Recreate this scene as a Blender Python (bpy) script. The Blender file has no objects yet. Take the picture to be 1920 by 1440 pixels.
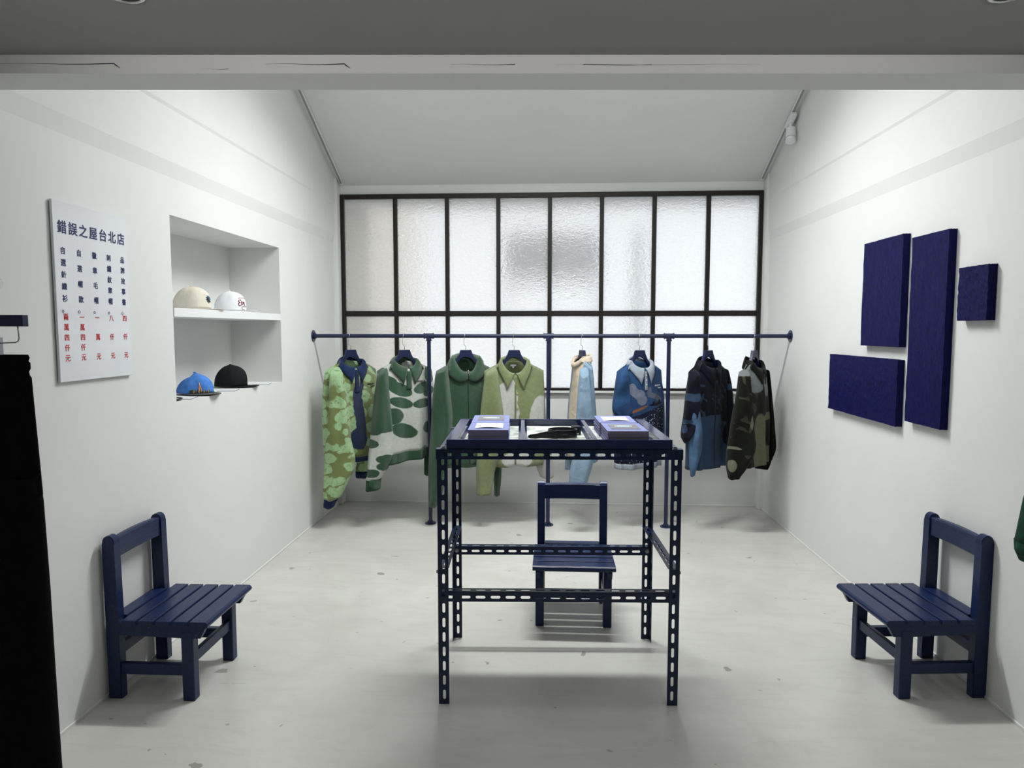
import bpy, bmesh, math, random
from mathutils import Vector, Matrix, Euler

random.seed(7)
PI = math.pi
S = bpy.context.scene
COL = S.collection

# ------------------------------------------------------------------ camera
cam_d = bpy.data.cameras.new('camera')
cam = bpy.data.objects.new('camera', cam_d)
COL.objects.link(cam)
psi, th = math.radians(3.00808), math.radians(4.52096)
fw = Vector((-math.sin(psi) * math.cos(th), math.cos(psi) * math.cos(th), -math.sin(th)))
rt = Vector((math.cos(psi), math.sin(psi), 0))
up = rt.cross(fw)
cam.matrix_world = Matrix(((rt.x, up.x, -fw.x, 0), (rt.y, up.y, -fw.y, 0), (rt.z, up.z, -fw.z, 1.5), (0, 0, 0, 1)))
cam_d.sensor_width = 36
cam_d.lens = 1290 / 1920 * 36
cam_d.clip_start = 0.05
S.camera = cam

# ------------------------------------------------------------------ view, world, lights
S.view_settings.view_transform = 'Standard'
S.view_settings.look = 'None'
S.view_settings.gamma = 1
S.view_settings.use_curve_mapping = False
S.view_settings.exposure = 0.0

world = bpy.data.worlds.new('overcast_sky')
S.world = world
world.use_nodes = True
bg = world.node_tree.nodes['Background']
bg.inputs[0].default_value = (0.93, 0.96, 1.0, 1)
bg.inputs[1].default_value = 1.35


def area(name, loc, rot, sx, sy, power, col=(1, 1, 1), spread=180):
    d = bpy.data.lights.new(name, 'AREA')
    d.shape = 'RECTANGLE'
    d.size, d.size_y = sx, sy
    d.energy = power
    d.color = col
    d.spread = math.radians(spread)
    o = bpy.data.objects.new(name, d)
    o.location = loc
    o.rotation_euler = rot
    COL.objects.link(o)
    return o


ROOF_A = math.atan(0.47)
# strip light set flush in the roof slope, just above the opening's view
area('roof_strip_light', (0, 4.15, 3.32), (-0.10, 0, 0), 1.3, 0.13, 68, (0.97, 1.0, 0.99), 152)
area('roof_strip_uplight', (0, 4.15, 3.34), (math.radians(180) - 0.1, 0, 0), 1.3, 0.07, 18, (0.97, 1.0, 0.99))
# the front room's own recessed lights
area('front_downlights', (0, 0.6, 2.28), (0, 0, 0), 2.4, 0.8, 6, (1.0, 0.99, 0.97), 150)
area('back_fill', (0, 2.7, 3.15), (math.radians(48), 0, 0), 2.2, 0.25, 14, (0.98, 1.0, 0.99), 150)  # added unseen fill above the lintel, brightens the back wall and garments
area('lintel_fill', (0, 1.0, 2.14), (math.radians(98), 0, 0), 2.8, 0.05, 2.2, (1.0, 0.98, 0.97), 70)  # added narrow lamp out of view, only lifts the lintel face

# ------------------------------------------------------------------ node helpers


class NT:
    def __init__(self, name):
        self.m = bpy.data.materials.new(name)
        self.m.use_nodes = True
        self.t = self.m.node_tree
        self.b = self.t.nodes['Principled BSDF']
        self.out = self.t.nodes['Material Output']

    def n(self, kind, **kw):
        x = self.t.nodes.new(kind)
        for k, v in kw.items():
            setattr(x, k, v)
        return x

    def l(self, a, b):
        self.t.links.new(a, b)

    def coord(self):
        return self.n('ShaderNodeTexCoord').outputs['Object']

    def noise(self, vec, scale, detail=3, rough=0.5, dist=0):
        x = self.n('ShaderNodeTexNoise')
        x.inputs['Scale'].default_value = scale
        x.inputs['Detail'].default_value = detail
        x.inputs['Roughness'].default_value = rough
        x.inputs['Distortion'].default_value = dist
        if vec is not None:
            self.l(vec, x.inputs['Vector'])
        return x

    def ramp(self, fac, stops, interp='LINEAR'):
        x = self.n('ShaderNodeValToRGB')
        x.color_ramp.interpolation = interp
        e = x.color_ramp.elements
        while len(e) < len(stops):
            e.new(0.5)
        for i, (p, c) in enumerate(stops):
            e[i].position = p
            e[i].color = (*c, 1) if len(c) == 3 else c
        self.l(fac, x.inputs['Fac'])
        return x.outputs['Color']

    def mix(self, fac, a, b):
        x = self.n('ShaderNodeMix', data_type='RGBA')
        for s, v in ((x.inputs[0], fac), (x.inputs[6], a), (x.inputs[7], b)):
            if isinstance(v, (int, float)):
                s.default_value = v
            elif isinstance(v, tuple):
                s.default_value = (*v, 1)
            else:
                self.l(v, s)
        return x.outputs[2]

    def math(self, op, a, b=None):
        x = self.n('ShaderNodeMath', operation=op)
        for i, v in enumerate((a, b)):
            if v is None:
                continue
            if isinstance(v, (int, float)):
                x.inputs[i].default_value = v
            else:
                self.l(v, x.inputs[i])
        return x.outputs[0]

    def bump(self, h, strength, dist=0.002):
        x = self.n('ShaderNodeBump')
        x.inputs['Strength'].default_value = strength
        x.inputs['Distance'].default_value = dist
        self.l(h, x.inputs['Height'])
        self.l(x.outputs[0], self.b.inputs['Normal'])

    def col(self, c):
        if isinstance(c, tuple):
            self.b.inputs['Base Color'].default_value = (*c, 1)
        else:
            self.l(c, self.b.inputs['Base Color'])

    def warp(self, vec, scale, amt):
        """object coordinates shaken by noise"""
        n = self.noise(vec, scale, 2)
        s = self.n('ShaderNodeVectorMath', operation='SUBTRACT')
        self.l(n.outputs['Color'], s.inputs[0])
        s.inputs[1].default_value = (0.5, 0.5, 0.5)
        k = self.n('ShaderNodeVectorMath', operation='SCALE')
        self.l(s.outputs[0], k.inputs[0])
        k.inputs['Scale'].default_value = amt
        a = self.n('ShaderNodeVectorMath', operation='ADD')
        self.l(vec, a.inputs[0])
        self.l(k.outputs[0], a.inputs[1])
        return a.outputs[0]

    def blobs(self, vec, lst, soft=0.02):
        """knitted-in shapes: ellipses (x, z, rx, rz, tilt) in the garment's own coordinates"""
        cur = None
        for (cx, cz, rx, rz, a) in lst:
            mp = self.n('ShaderNodeMapping', vector_type='TEXTURE')
            mp.inputs['Location'].default_value = (cx, 0, cz)
            mp.inputs['Rotation'].default_value = (0, math.radians(a), 0)
            mp.inputs['Scale'].default_value = (rx, 50, rz)
            self.l(vec, mp.inputs['Vector'])
            ln = self.n('ShaderNodeVectorMath', operation='LENGTH')
            self.l(mp.outputs[0], ln.inputs[0])
            cur = ln.outputs['Value'] if cur is None else self.math('MINIMUM', cur, ln.outputs['Value'])
        x = self.n('ShaderNodeMapRange')
        x.inputs['From Min'].default_value = 1 + soft
        x.inputs['From Max'].default_value = 1 - soft
        self.l(cur, x.inputs['Value'])
        return x.outputs[0]


def srgb(r, g, b):
    f = lambda c: (c / 255 / 12.92) if c / 255 <= 0.04045 else ((c / 255 + 0.055) / 1.055) ** 2.4
    return (f(r), f(g), f(b))


def simple(name, col, rough=0.5, spec=0.5, metal=0.0, noise=0, nscale=40, bump=0, bscale=80):
    t = NT(name)
    t.b.inputs['Roughness'].default_value = rough
    t.b.inputs['Specular IOR Level'].default_value = spec
    t.b.inputs['Metallic'].default_value = metal
    c = t.coord()
    nz = t.noise(c, nscale, 3)
    k = noise
    t.col(t.ramp(nz.outputs['Fac'], [(0.3, tuple(x * (1 - k) for x in col)), (0.7, tuple(min(1, x * (1 + k)) for x in col))]))
    if bump:
        t.bump(t.noise(c, bscale, 4).outputs['Fac'], bump)
    return t.m


M = {}


def plaster(name, col):
    t = NT(name)
    c = t.coord()
    big = t.noise(c, 1.1, 5, 0.6)
    fine = t.noise(c, 9, 4, 0.6)
    base = t.ramp(big.outputs['Fac'], [(0.3, tuple(x * 0.94 for x in col)), (0.7, col)])
    scuff = t.noise(c, 3.3, 6, 0.7, 0.6)
    m = t.ramp(scuff.outputs['Fac'], [(0.66, (0, 0, 0)), (0.72, (1, 1, 1))])
    base = t.mix(t.math('MULTIPLY', m, 0.10), base, tuple(x * 0.75 for x in col))
    t.col(base)
    t.b.inputs['Roughness'].default_value = 0.75
    t.b.inputs['Specular IOR Level'].default_value = 0.25
    h = t.math('ADD', t.math('MULTIPLY', fine.outputs['Fac'], 0.35), t.noise(c, 2.2, 3).outputs['Fac'])
    t.bump(h, 0.35, 0.006)
    return t.m


M['plaster'] = plaster('white_plaster', (0.74, 0.744, 0.732))
M['plaster_front'] = plaster('white_paint', (0.72, 0.72, 0.71))
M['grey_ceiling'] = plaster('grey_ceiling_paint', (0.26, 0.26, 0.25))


def floor_mat():
    t = NT('worn_painted_concrete')
    c = t.coord()
    base = t.ramp(t.noise(c, 1.6, 6, 0.6, 0.5).outputs['Fac'], [(0.25, (0.475, 0.465, 0.435)), (0.75, (0.61, 0.60, 0.57))])
    # long trowel sweeps
    mp = t.n('ShaderNodeMapping')
    mp.inputs['Scale'].default_value = (1.2, 5.0, 1)
    mp.inputs['Rotation'].default_value = (0, 0, 0.25)
    t.l(c, mp.inputs['Vector'])
    sw = t.noise(mp.outputs[0], 2.4, 6, 0.7, 1.0)
    base = t.mix(t.math('MULTIPLY', t.ramp(sw.outputs['Fac'], [(0.5, (0, 0, 0)), (0.75, (1, 1, 1))]), 0.5), base, (0.44, 0.43, 0.40))
    # chips in the paint
    v = t.n('ShaderNodeTexVoronoi')
    v.inputs['Scale'].default_value = 5.0
    wc = t.warp(c, 14, 0.09)
    t.l(wc, v.inputs['Vector'])
    sep = t.n('ShaderNodeSeparateColor')
    t.l(v.outputs['Color'], sep.inputs[0])
    thr = t.math('MULTIPLY', t.math('POWER', sep.outputs[0], 2.5), 0.15)
    chip = t.math('LESS_THAN', v.outputs['Distance'], thr)
    base = t.mix(t.math('MULTIPLY', chip, 0.75), base, (0.22, 0.205, 0.185))
    v2 = t.n('ShaderNodeTexVoronoi')
    v2.inputs['Scale'].default_value = 11
    t.l(t.warp(c, 40, 0.03), v2.inputs['Vector'])
    s2 = t.n('ShaderNodeSeparateColor')
    t.l(v2.outputs['Color'], s2.inputs[0])
    chip2 = t.math('LESS_THAN', v2.outputs['Distance'], t.math('MULTIPLY', t.math('POWER', s2.outputs[1], 4.0), 0.12))
    base = t.mix(t.math('MULTIPLY', chip2, 0.6), base, (0.2, 0.19, 0.175))
    t.col(base)
    t.l(t.ramp(sw.outputs['Fac'], [(0.3, (0.27,) * 3), (0.7, (0.42,) * 3)]), t.b.inputs['Roughness'])
    t.b.inputs['Specular IOR Level'].default_value = 0.55
    t.bump(t.math('ADD', t.math('MULTIPLY', chip, -0.5), t.noise(c, 5, 5).outputs['Fac']), 0.2, 0.003)
    return t.m


M['floor'] = floor_mat()


def blue_paint(name, col, rough=0.3, spec=.35, bmp=.35):
    t = NT(name)
    c = t.coord()
    mp = t.n('ShaderNodeMapping')
    mp.inputs['Scale'].default_value = (6, 60, 60)
    t.l(c, mp.inputs['Vector'])
    g = t.noise(mp.outputs[0], 1.5, 4, 0.6)
    base = t.ramp(g.outputs['Fac'], [(0.3, tuple(x * 0.8 for x in col)), (0.7, tuple(x * 1.2 for x in col))])
    sp = t.noise(c, 55, 2)
    base = t.mix(t.ramp(sp.outputs['Fac'], [(0.73, (0, 0, 0)), (0.76, (1, 1, 1))]), base, tuple(min(1, x * 2.2 + .02) for x in col))
    t.col(base)
    t.b.inputs['Roughness'].default_value = rough
    t.b.inputs['Specular IOR Level'].default_value = spec
    t.bump(g.outputs['Fac'], bmp, 0.0015)
    return t.m


M['chair_blue'] = blue_paint('glossy_navy_wood_paint', (0.0075, 0.0185, 0.068), 0.34, .3, .8)
M['tray_blue'] = blue_paint('tray_navy_paint', (0.013, 0.023, 0.085), 0.14, .6, .08)
M['metal_blue'] = simple('navy_painted_steel', (0.003, 0.0145, 0.052), 0.30, 0.4, 0, 0.2, 30)
M['rail_blue'] = simple('navy_painted_pipe', (0.006, 0.012, 0.050), 0.4, 0.5, 0, 0.15, 20)
M['hanger_blue'] = simple('navy_hanger_lacquer', (0.006, 0.013, 0.055), 0.4, 0.4, 0, 0.1, 20)
M['chrome'] = simple('chrome', (0.6, 0.6, 0.6), 0.2, 0.5, 1.0)
M['bolt'] = simple('zinc_bolt', (0.35, 0.36, 0.38), 0.35, 0.5, 1.0)
M['frame'] = simple('dark_iron_frame', (0.008, 0.006, 0.005), 0.5, 0.35, 0, 0.3, 30)
M['white'] = simple('white_lacquer', (0.78, 0.79, 0.8), 0.5)
M['track'] = simple('track_aluminium', (0.30, 0.31, 0.30), 0.5)
M['dark'] = simple('dark_recess', (0.01, 0.01, 0.01), 0.7)
M['black_cloth'] = simple('black_cloth', (0.0035, 0.0035, 0.004), 0.95, 0.1, 0, 0.3, 40, 0.3, 300)
M['black'] = simple('black_leather', (0.004, 0.004, 0.007), 0.35, 0.5, 0, 0.2, 60, 0.2, 200)
M['crack'] = simple('crack_shadow', (0.03, 0.03, 0.035), 0.9)
M['ink_blue'] = simple('navy_ink', (0.012, 0.015, 0.10), 0.5)
M['ink_red'] = simple('red_ink', (0.55, 0.012, 0.018), 0.5)
M['acrylic'] = simple('white_acrylic', (0.76, 0.77, 0.81), 0.08, 0.5)


def relief_panel():
    t = NT('ultramarine_textured_paint')
    c = t.coord()
    mp = t.n('ShaderNodeMapping')
    mp.inputs['Scale'].default_value = (1, 1, 0.35)
    t.l(c, mp.inputs['Vector'])
    g = t.noise(mp.outputs[0], 75, 4, 0.65, 1.4)
    g2 = t.noise(c, 16, 3)
    t.col(t.ramp(g.outputs['Fac'], [(0.3, (0.003, 0.003, 0.036)), (0.7, (0.0045, 0.005, 0.085))]))
    t.b.inputs['Roughness'].default_value = 0.6
    t.b.inputs['Specular IOR Level'].default_value = 0.12
    t.bump(t.math('ADD', g.outputs['Fac'], g2.outputs['Fac']), 0.9, 0.006)
    return t.m


M['panel'] = relief_panel()


def glass():
    t = NT('hammered_glass')
    c = t.coord()
    mp = t.n('ShaderNodeMapping')
    mp.inputs['Scale'].default_value = (0.6, 1, 1.0)
    t.l(c, mp.inputs['Vector'])
    n1 = t.noise(mp.outputs[0], 60, 2, 0.5, 0.4)
    n2 = t.noise(c, 7, 1)
    h = t.math('ADD', n1.outputs['Fac'], t.math('MULTIPLY', n2.outputs['Fac'], 0.5))
    b = t.b
    b.inputs['Transmission Weight'].default_value = 1
    b.inputs['Roughness'].default_value = 0.20
    b.inputs['IOR'].default_value = 1.3
    b.inputs['Base Color'].default_value = (0.97, 0.98, 0.98, 1)
    t.bump(h, 1.0, 0.012)
    tr = t.n('ShaderNodeBsdfTranslucent')
    tr.inputs[0].default_value = (0.93, 0.94, 0.94, 1)
    mx = t.n('ShaderNodeMixShader')
    mx.inputs[0].default_value = 0.35
    t.l(b.outputs[0], mx.inputs[1])
    t.l(tr.outputs[0], mx.inputs[2])
    t.l(mx.outputs[0], t.out.inputs['Surface'])
    return t.m


M['glass'] = glass()

# ------------------------------------------------------------------ mesh helpers


def link(name, bm, mat, parent=None, smooth=False, recalc=True):
    if recalc:
        bmesh.ops.recalc_face_normals(bm, faces=bm.faces)
    me = bpy.data.meshes.new(name)
    bm.to_mesh(me)
    bm.free()
    if smooth:
        for p in me.polygons:
            p.use_smooth = True
    if mat:
        me.materials.append(mat)
    o = bpy.data.objects.new(name, me)
    COL.objects.link(o)
    if parent:
        o.parent = parent
    return o


def tag(o, label=None, cat=None, group=None, kind=None):
    if label:
        o['label'] = label
    if cat:
        o['category'] = cat
    if group:
        o['group'] = group
    if kind:
        o['kind'] = kind
    return o


def thing(name, label, cat, loc=(0, 0, 0), rz=0, group=None):
    o = bpy.data.objects.new(name, None)
    o.empty_display_size = 0.1
    o.location = loc
    o.rotation_euler = (0, 0, rz)
    COL.objects.link(o)
    return tag(o, label, cat, group)


def box(bm, x0, x1, y0, y1, z0, z1, bev=0.0, mat=None):
    v = [bm.verts.new((x, y, z)) for x in (x0, x1) for y in (y0, y1) for z in (z0, z1)]
    fs = [bm.faces.new([v[i] for i in f]) for f in ((0, 1, 3, 2), (4, 6, 7, 5), (0, 4, 5, 1), (2, 3, 7, 6), (0, 2, 6, 4), (1, 5, 7, 3))]
    if mat is not None:
        bmesh.ops.transform(bm, matrix=mat, verts=v)
    if bev:
        es = list({e for f in fs for e in f.edges})
        bmesh.ops.bevel(bm, geom=es, offset=bev, segments=2, affect='EDGES', profile=0.6)


def boxo(name, x0, x1, y0, y1, z0, z1, mat, parent=None, bev=0.0):
    bm = bmesh.new()
    box(bm, x0, x1, y0, y1, z0, z1, bev)
    return link(name, bm, mat, parent)


def cyl(bm, p0, p1, r0, r1=None, n=20, caps=True):
    r1 = r0 if r1 is None else r1
    p0, p1 = Vector(p0), Vector(p1)
    q = (p1 - p0).to_track_quat('Z', 'Y')
    rings = []
    for p, r in ((p0, r0), (p1, r1)):
        rings.append([bm.verts.new(p + q @ Vector((r * math.cos(2 * PI * i / n), r * math.sin(2 * PI * i / n), 0))) for i in range(n)])
    for i in range(n):
        bm.faces.new((rings[0][i], rings[0][(i + 1) % n], rings[1][(i + 1) % n], rings[1][i]))
    if caps:
        bm.faces.new(rings[0][::-1])
        bm.faces.new(rings[1])


def tube(bm, pts, r, n=10, caps=True):
    pts = [Vector(p) for p in pts]
    rings = []
    ref = Vector((0.31, 0.95, 0.07)).normalized()
    for i, p in enumerate(pts):
        t = (pts[min(i + 1, len(pts) - 1)] - pts[max(i - 1, 0)]).normalized()
        a = t.cross(ref)
        if a.length < 0.05:
            a = t.cross(Vector((1, 0, 0)))
        a.normalize()
        b = t.cross(a)
        rr = r[i] if isinstance(r, (list, tuple)) else r
        rings.append([bm.verts.new(p + a * rr * math.cos(2 * PI * k / n) + b * rr * math.sin(2 * PI * k / n)) for k in range(n)])
    for i in range(len(rings) - 1):
        for k in range(n):
            bm.faces.new((rings[i][k], rings[i][(k + 1) % n], rings[i + 1][(k + 1) % n], rings[i + 1][k]))
    if caps:
        bm.faces.new(rings[0][::-1])
        bm.faces.new(rings[-1])


def prism(bm, pts, axis, a, b):
    """polygon pts (2-D) extruded from a to b along axis ('x','y','z')"""
    def P(u, v, w):
        return {'x': (w, u, v), 'y': (u, w, v), 'z': (u, v, w)}[axis]
    A = [bm.verts.new(P(u, v, a)) for u, v in pts]
    B = [bm.verts.new(P(u, v, b)) for u, v in pts]
    n = len(pts)
    bm.faces.new(A)
    bm.faces.new(B[::-1])
    for i in range(n):
        bm.faces.new((A[i], B[i], B[(i + 1) % n], A[(i + 1) % n]))


def quad(bm, *p):
    bm.faces.new([bm.verts.new(q) for q in p])


def text(body, size, mat, parent, loc, rot, name='lettering', extrude=0.0004, offset=0.0, align='CENTER', shear=0.0, sx=1.0, bold=0.0):
    cu = bpy.data.curves.new('tmp_text', 'FONT')
    cu.body = body
    cu.size = size
    cu.extrude = extrude
    cu.offset = offset
    cu.align_x = align
    cu.align_y = 'CENTER'
    cu.shear = shear
    cu.resolution_u = 3
    to = bpy.data.objects.new('tmp_text', cu)
    COL.objects.link(to)
    bpy.context.view_layer.update()
    me = bpy.data.meshes.new_from_object(to.evaluated_get(bpy.context.evaluated_depsgraph_get()))
    bpy.data.objects.remove(to)
    if bold:
        # heavier strokes: the glyph laid over itself a hair to each side
        V = [v.co.copy() for v in me.vertices]
        F = [tuple(p.vertices) for p in me.polygons]
        vs, fs = [], []
        for k, (dx, dy) in enumerate(((0, 0), (1, 0), (-1, 0), (0, 1), (0, -1), (.7, .7), (-.7, .7), (.7, -.7), (-.7, -.7))):
            b0 = len(vs)
            vs += [(v.x + dx * bold, v.y + dy * bold, v.z + k * .00002) for v in V]
            fs += [tuple(i + b0 for i in f) for f in F]
        me = bpy.data.meshes.new(name)
        me.from_pydata(vs, [], fs)
    me.materials.clear()
    me.materials.append(mat)
    o = bpy.data.objects.new(name, me)
    COL.objects.link(o)
    o.parent = parent
    o.location = loc
    o.rotation_euler = rot
    o.scale = (sx, 1, 1)
    return o


def add_mod_solid(o, t, off=0):
    m = o.modifiers.new('thickness', 'SOLIDIFY')
    m.thickness = t
    m.offset = off


def add_sub(o, lv=1):
    m = o.modifiers.new('smooth', 'SUBSURF')
    m.levels = lv
    m.render_levels = lv


def copy_tree(o, parent=None):
    c = o.copy()
    COL.objects.link(c)
    if parent:
        c.parent = parent
    for ch in list(o.children):
        copy_tree(ch, c)
    return c
# ================================================================== ROOM
XL, XR, YB, YF = -1.80, 1.79, 5.84, -2.4
ZC = 2.303            # low ceiling of the front room


def roofz(y):
    return 2.71 + 0.47 * (YB - y)


RIDGE_Y, OPEN_Y = 3.7, 2.25
bm = bmesh.new()
box(bm, -2.6, 2.6, YF - .1, YB + .15, -0.12, 0)
tag(link('floor', bm, M['floor']), 'pale grey worn concrete floor with small chips', kind='structure')


def side_wall(name, x, s, niche):
    """s = +1: inward is +x.  Upper part stands proud of the lower part along a chamfered band."""
    bm = bmesh.new()
    ye = YB + .1
    segs = [(-.0, 0, 2.222, 0), (2.222, 0, 2.292, .014), (2.292, .014, 2.54, .014), (2.54, .014, 2.556, .019), (2.556, .019, 5.0, .019)]
    ys = [YF - .1, 1.0] + [2.0 + i * .125 for i in range(32)] + [ye]
    rnd = random.Random(3 if s > 0 else 4)
    wob = [rnd.uniform(-.0018, .0018) for _ in ys]
    for k, (z0, o0, z1, o1) in enumerate(segs):
        if k == 0 and niche:
            n0, n1, a, b = niche
            for (ya, yb_, za, zb) in ((ys[0], n0, 0, z1), (n1, ye, 0, z1), (n0, n1, 0, a), (n0, n1, b, z1)):
                quad(bm, (x, ya, za), (x, yb_, za), (x, yb_, zb), (x, ya, zb))
            continue
        if k == 0:
            quad(bm, (x, ys[0], z0), (x, ye, z0), (x, ye, z1), (x, ys[0], z1))
            continue
        for i in range(len(ys) - 1):
            w0 = wob[i] if k in (1,) else 0
            w1 = wob[i + 1] if k in (1,) else 0
            t0 = wob[i] if k in (1, 2) else 0
            t1 = wob[i + 1] if k in (1, 2) else 0
            za0 = z0 + (t0 if k == 2 else 0)
            za1 = z0 + (t1 if k == 2 else 0)
            zb0 = z1 + (t0 if k == 1 else 0)
            zb1 = z1 + (t1 if k == 1 else 0)
            quad(bm, (x + s * o0, ys[i], za0), (x + s * o0, ys[i + 1], za1), (x + s * o1, ys[i + 1], zb1), (x + s * o1, ys[i], zb0))
    if niche:
        n0, n1, a, b = niche
        xb = x - s * .345
        quad(bm, (x, n0, a), (x, n1, a), (xb, n1, a), (xb, n0, a))
        quad(bm, (x, n0, b), (xb, n0, b), (xb, n1, b), (x, n1, b))
        quad(bm, (x, n0, a), (xb, n0, a), (xb, n0, b), (x, n0, b))
        quad(bm, (x, n1, a), (x, n1, b), (xb, n1, b), (xb, n1, a))
        quad(bm, (xb, n0, a), (xb, n1, a), (xb, n1, b), (xb, n0, b))
        # close the outside so that no daylight leaks in
    xo = x - s * .5
    quad(bm, (xo, ys[0], 0), (xo, ye, 0), (xo, ye, 5.0), (xo, ys[0], 5.0))
    for yy in (ys[0], ye):
        quad(bm, (x, yy, 0), (xo, yy, 0), (xo, yy, 5.0), (x + s * .019, yy, 5.0))
    bmesh.ops.remove_doubles(bm, verts=bm.verts, dist=0.0005)
    return tag(link(name, bm, M['plaster'], recalc=False), kind='structure')


NICHE = (3.232, 4.565, 1.147, 2.045)
tag(side_wall('wall_left', XL, 1, NICHE), 'white plaster left wall with a recessed shelf niche')
tag(side_wall('wall_right', XR, -1, None), 'white plaster right wall behind the blue panels')

# back wall around the window opening
WX0, WX1, WZ0, WZ1 = -1.757, 1.752, 0.985, 2.635
bm = bmesh.new()
for a in ((-2.3, WX0, 0, 3.2), (WX1, 2.3, 0, 3.2), (WX0, WX1, 0, WZ0), (WX0, WX1, WZ1, 3.2)):
    box(bm, a[0], a[1], YB, YB + .14, a[2], a[3])
tag(link('wall_back', bm, M['plaster']), 'white back wall below and above the window', kind='structure')
for nm, a, b in (('trim_1', XL - .01, WX0 - .004), ('trim_2', WX1 + .004, XR + .01)):
    bm = bmesh.new()
    box(bm, a, b, 5.74, YB + .01, 0, 2.76, 0.006)
    tag(link(nm, bm, M['plaster']), 'narrow white plaster jamb beside the window', kind='structure')

# roof slope, ridge and the wall over the opening
bm = bmesh.new()
zr = roofz(RIDGE_Y)
yb2 = YB + .3
quad(bm, (-2.3, yb2, roofz(yb2)), (2.3, yb2, roofz(yb2)), (2.3, RIDGE_Y, zr), (-2.3, RIDGE_Y, zr))
quad(bm, (-2.3, RIDGE_Y, zr), (2.3, RIDGE_Y, zr), (2.3, 1.9, 3.15), (-2.3, 1.9, 3.15))
tag(link('ceiling', bm, M['plaster'], recalc=False), 'white sloping ceiling over the back room', kind='structure')


def openy(x):
    return 2.089 + 0.0525 * x


bm = bmesh.new()
p = [(-2.3, openy(-2.3)), (2.3, openy(2.3)), (2.3, openy(2.3) + .14), (-2.3, openy(-2.3) + .14)]
prism(bm, p, 'z', 2.25, 3.4)
wo = tag(link('wall_opening', bm, M['plaster_front']), 'white lintel over the opening into the back room, cracked along its edge', kind='structure')

bm = bmesh.new()
p = [(-2.3, YF - .1), (2.3, YF - .1), (2.3, openy(2.3) + .01), (-2.3, openy(-2.3) + .01)]
prism(bm, p, 'z', ZC, ZC + .1)
tag(link('ceiling_front', bm, M['grey_ceiling']), 'low flat ceiling of the front room', kind='structure')
bm = bmesh.new()
box(bm, -2.3, 2.3, YF - .2, YF, 0, 2.5)
tag(link('wall_front', bm, M['plaster_front']), 'white wall behind the camera', kind='structure')


def crack(x0, x1, z, hook=0.0, thick=.0028):
    bm = bmesh.new()
    n = 10
    top, bot = [], []
    for i in range(n + 1):
        f = i / n
        x = x0 + (x1 - x0) * f
        t = thick * (0.12 + 0.88 * f ** 1.6)
        zz = z + .0012 * math.sin(f * 7)
        top.append((x, zz + t / 2))
        bot.append((x, zz - t / 2))
    if hook:
        top.append((x1 + .004, z - .001))
        top.append((x1 + .018, z - hook))
        bot.append((x1 + .002, z - .004))
        bot.append((x1 + .016, z - hook))
    for i in range(len(top) - 1):
        q = [top[i], top[i + 1], bot[i + 1], bot[i]]
        quad(bm, *[(a, openy(a) - .0012, b) for a, b in q])
    return link('crack', bm, M['crack'], wo, recalc=False)


crack(-1.62, -1.275, 2.277, .012)
crack(-.83, -.60, 2.276, .012)
crack(-.29, -.10, 2.275, 0, .002)
crack(0.02, 0.30, 2.274, 0, .0012)
crack(.62, .10, 2.275, 0, .0015)
crack(-1.02, -.94, 2.262, 0, .001)

# thin sealant line where walls meet the floor
for nm, a in (('baseboard_back', (-1.757, 1.752, YB - .008, YB + .002, 0, .014)), ('baseboard_left', (XL - .002, XL + .006, -2.3, 5.74, 0, .011)),
              ('baseboard_right', (XR - .006, XR + .002, -2.3, 5.74, 0, .011))):
    bm = bmesh.new()
    box(bm, *a, .002)
    tag(link(nm, bm, M['plaster_front']), kind='structure')

# ------------------------------------------------------------------ window
win = bpy.data.objects.new('window_1', None)
COL.objects.link(win)
win.location = (0, 5.83, WZ0)
tag(win, 'wide industrial window with dark iron frame and hammered glass', kind='structure')
MUL = [-1.292, -0.853, -0.421, 0.010, 0.441, 0.873, 1.314]
BX = [WX0] + MUL + [WX1]


def wbox(name, x0, x1, z0, z1, y0=-.012, y1=.03, m='frame', bev=.002):
    return boxo(name, x0, x1, y0, y1, z0 - WZ0, z1 - WZ0, M[m], win, bev)


wbox('frame_side', WX0, WX0 + .030, WZ0, WZ1)
wbox('frame_side', WX1 - .030, WX1, WZ0, WZ1)
wbox('frame_head', WX0 + .030, WX1 - .030, WZ1 - .040, WZ1)
wbox('frame_sill', WX0 + .030, WX1 - .030, WZ0, WZ0 + .022)
for x in MUL:
    wbox('mullion', x - .017, x + .017, WZ0 + .022, WZ1 - .040)
    wbox('mullion_bead', x - .006, x + .006, WZ0 + .022, WZ1 - .040, -.018, -.011, 'frame', .001)
ed = [WX0 + .030] + [v for x in MUL for v in (x - .017, x + .017)] + [WX1 - .030]
for i in range(8):
    a, b = ed[2 * i], ed[2 * i + 1]
    wbox('transom', a, b, 1.612, 1.658, -.010, .03)
    for z0, z1 in ((WZ0 + .022, 1.612), (1.658, WZ1 - .040)):
        wbox('pane', a, b, z0, z1, .008, .014, 'glass', 0)
bm = bmesh.new()
box(bm, WX0 - .0, WX1 + .0, -.028, .012, -.018, 0)
link('sill_plate', bm, M['plaster_front'], win)

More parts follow.
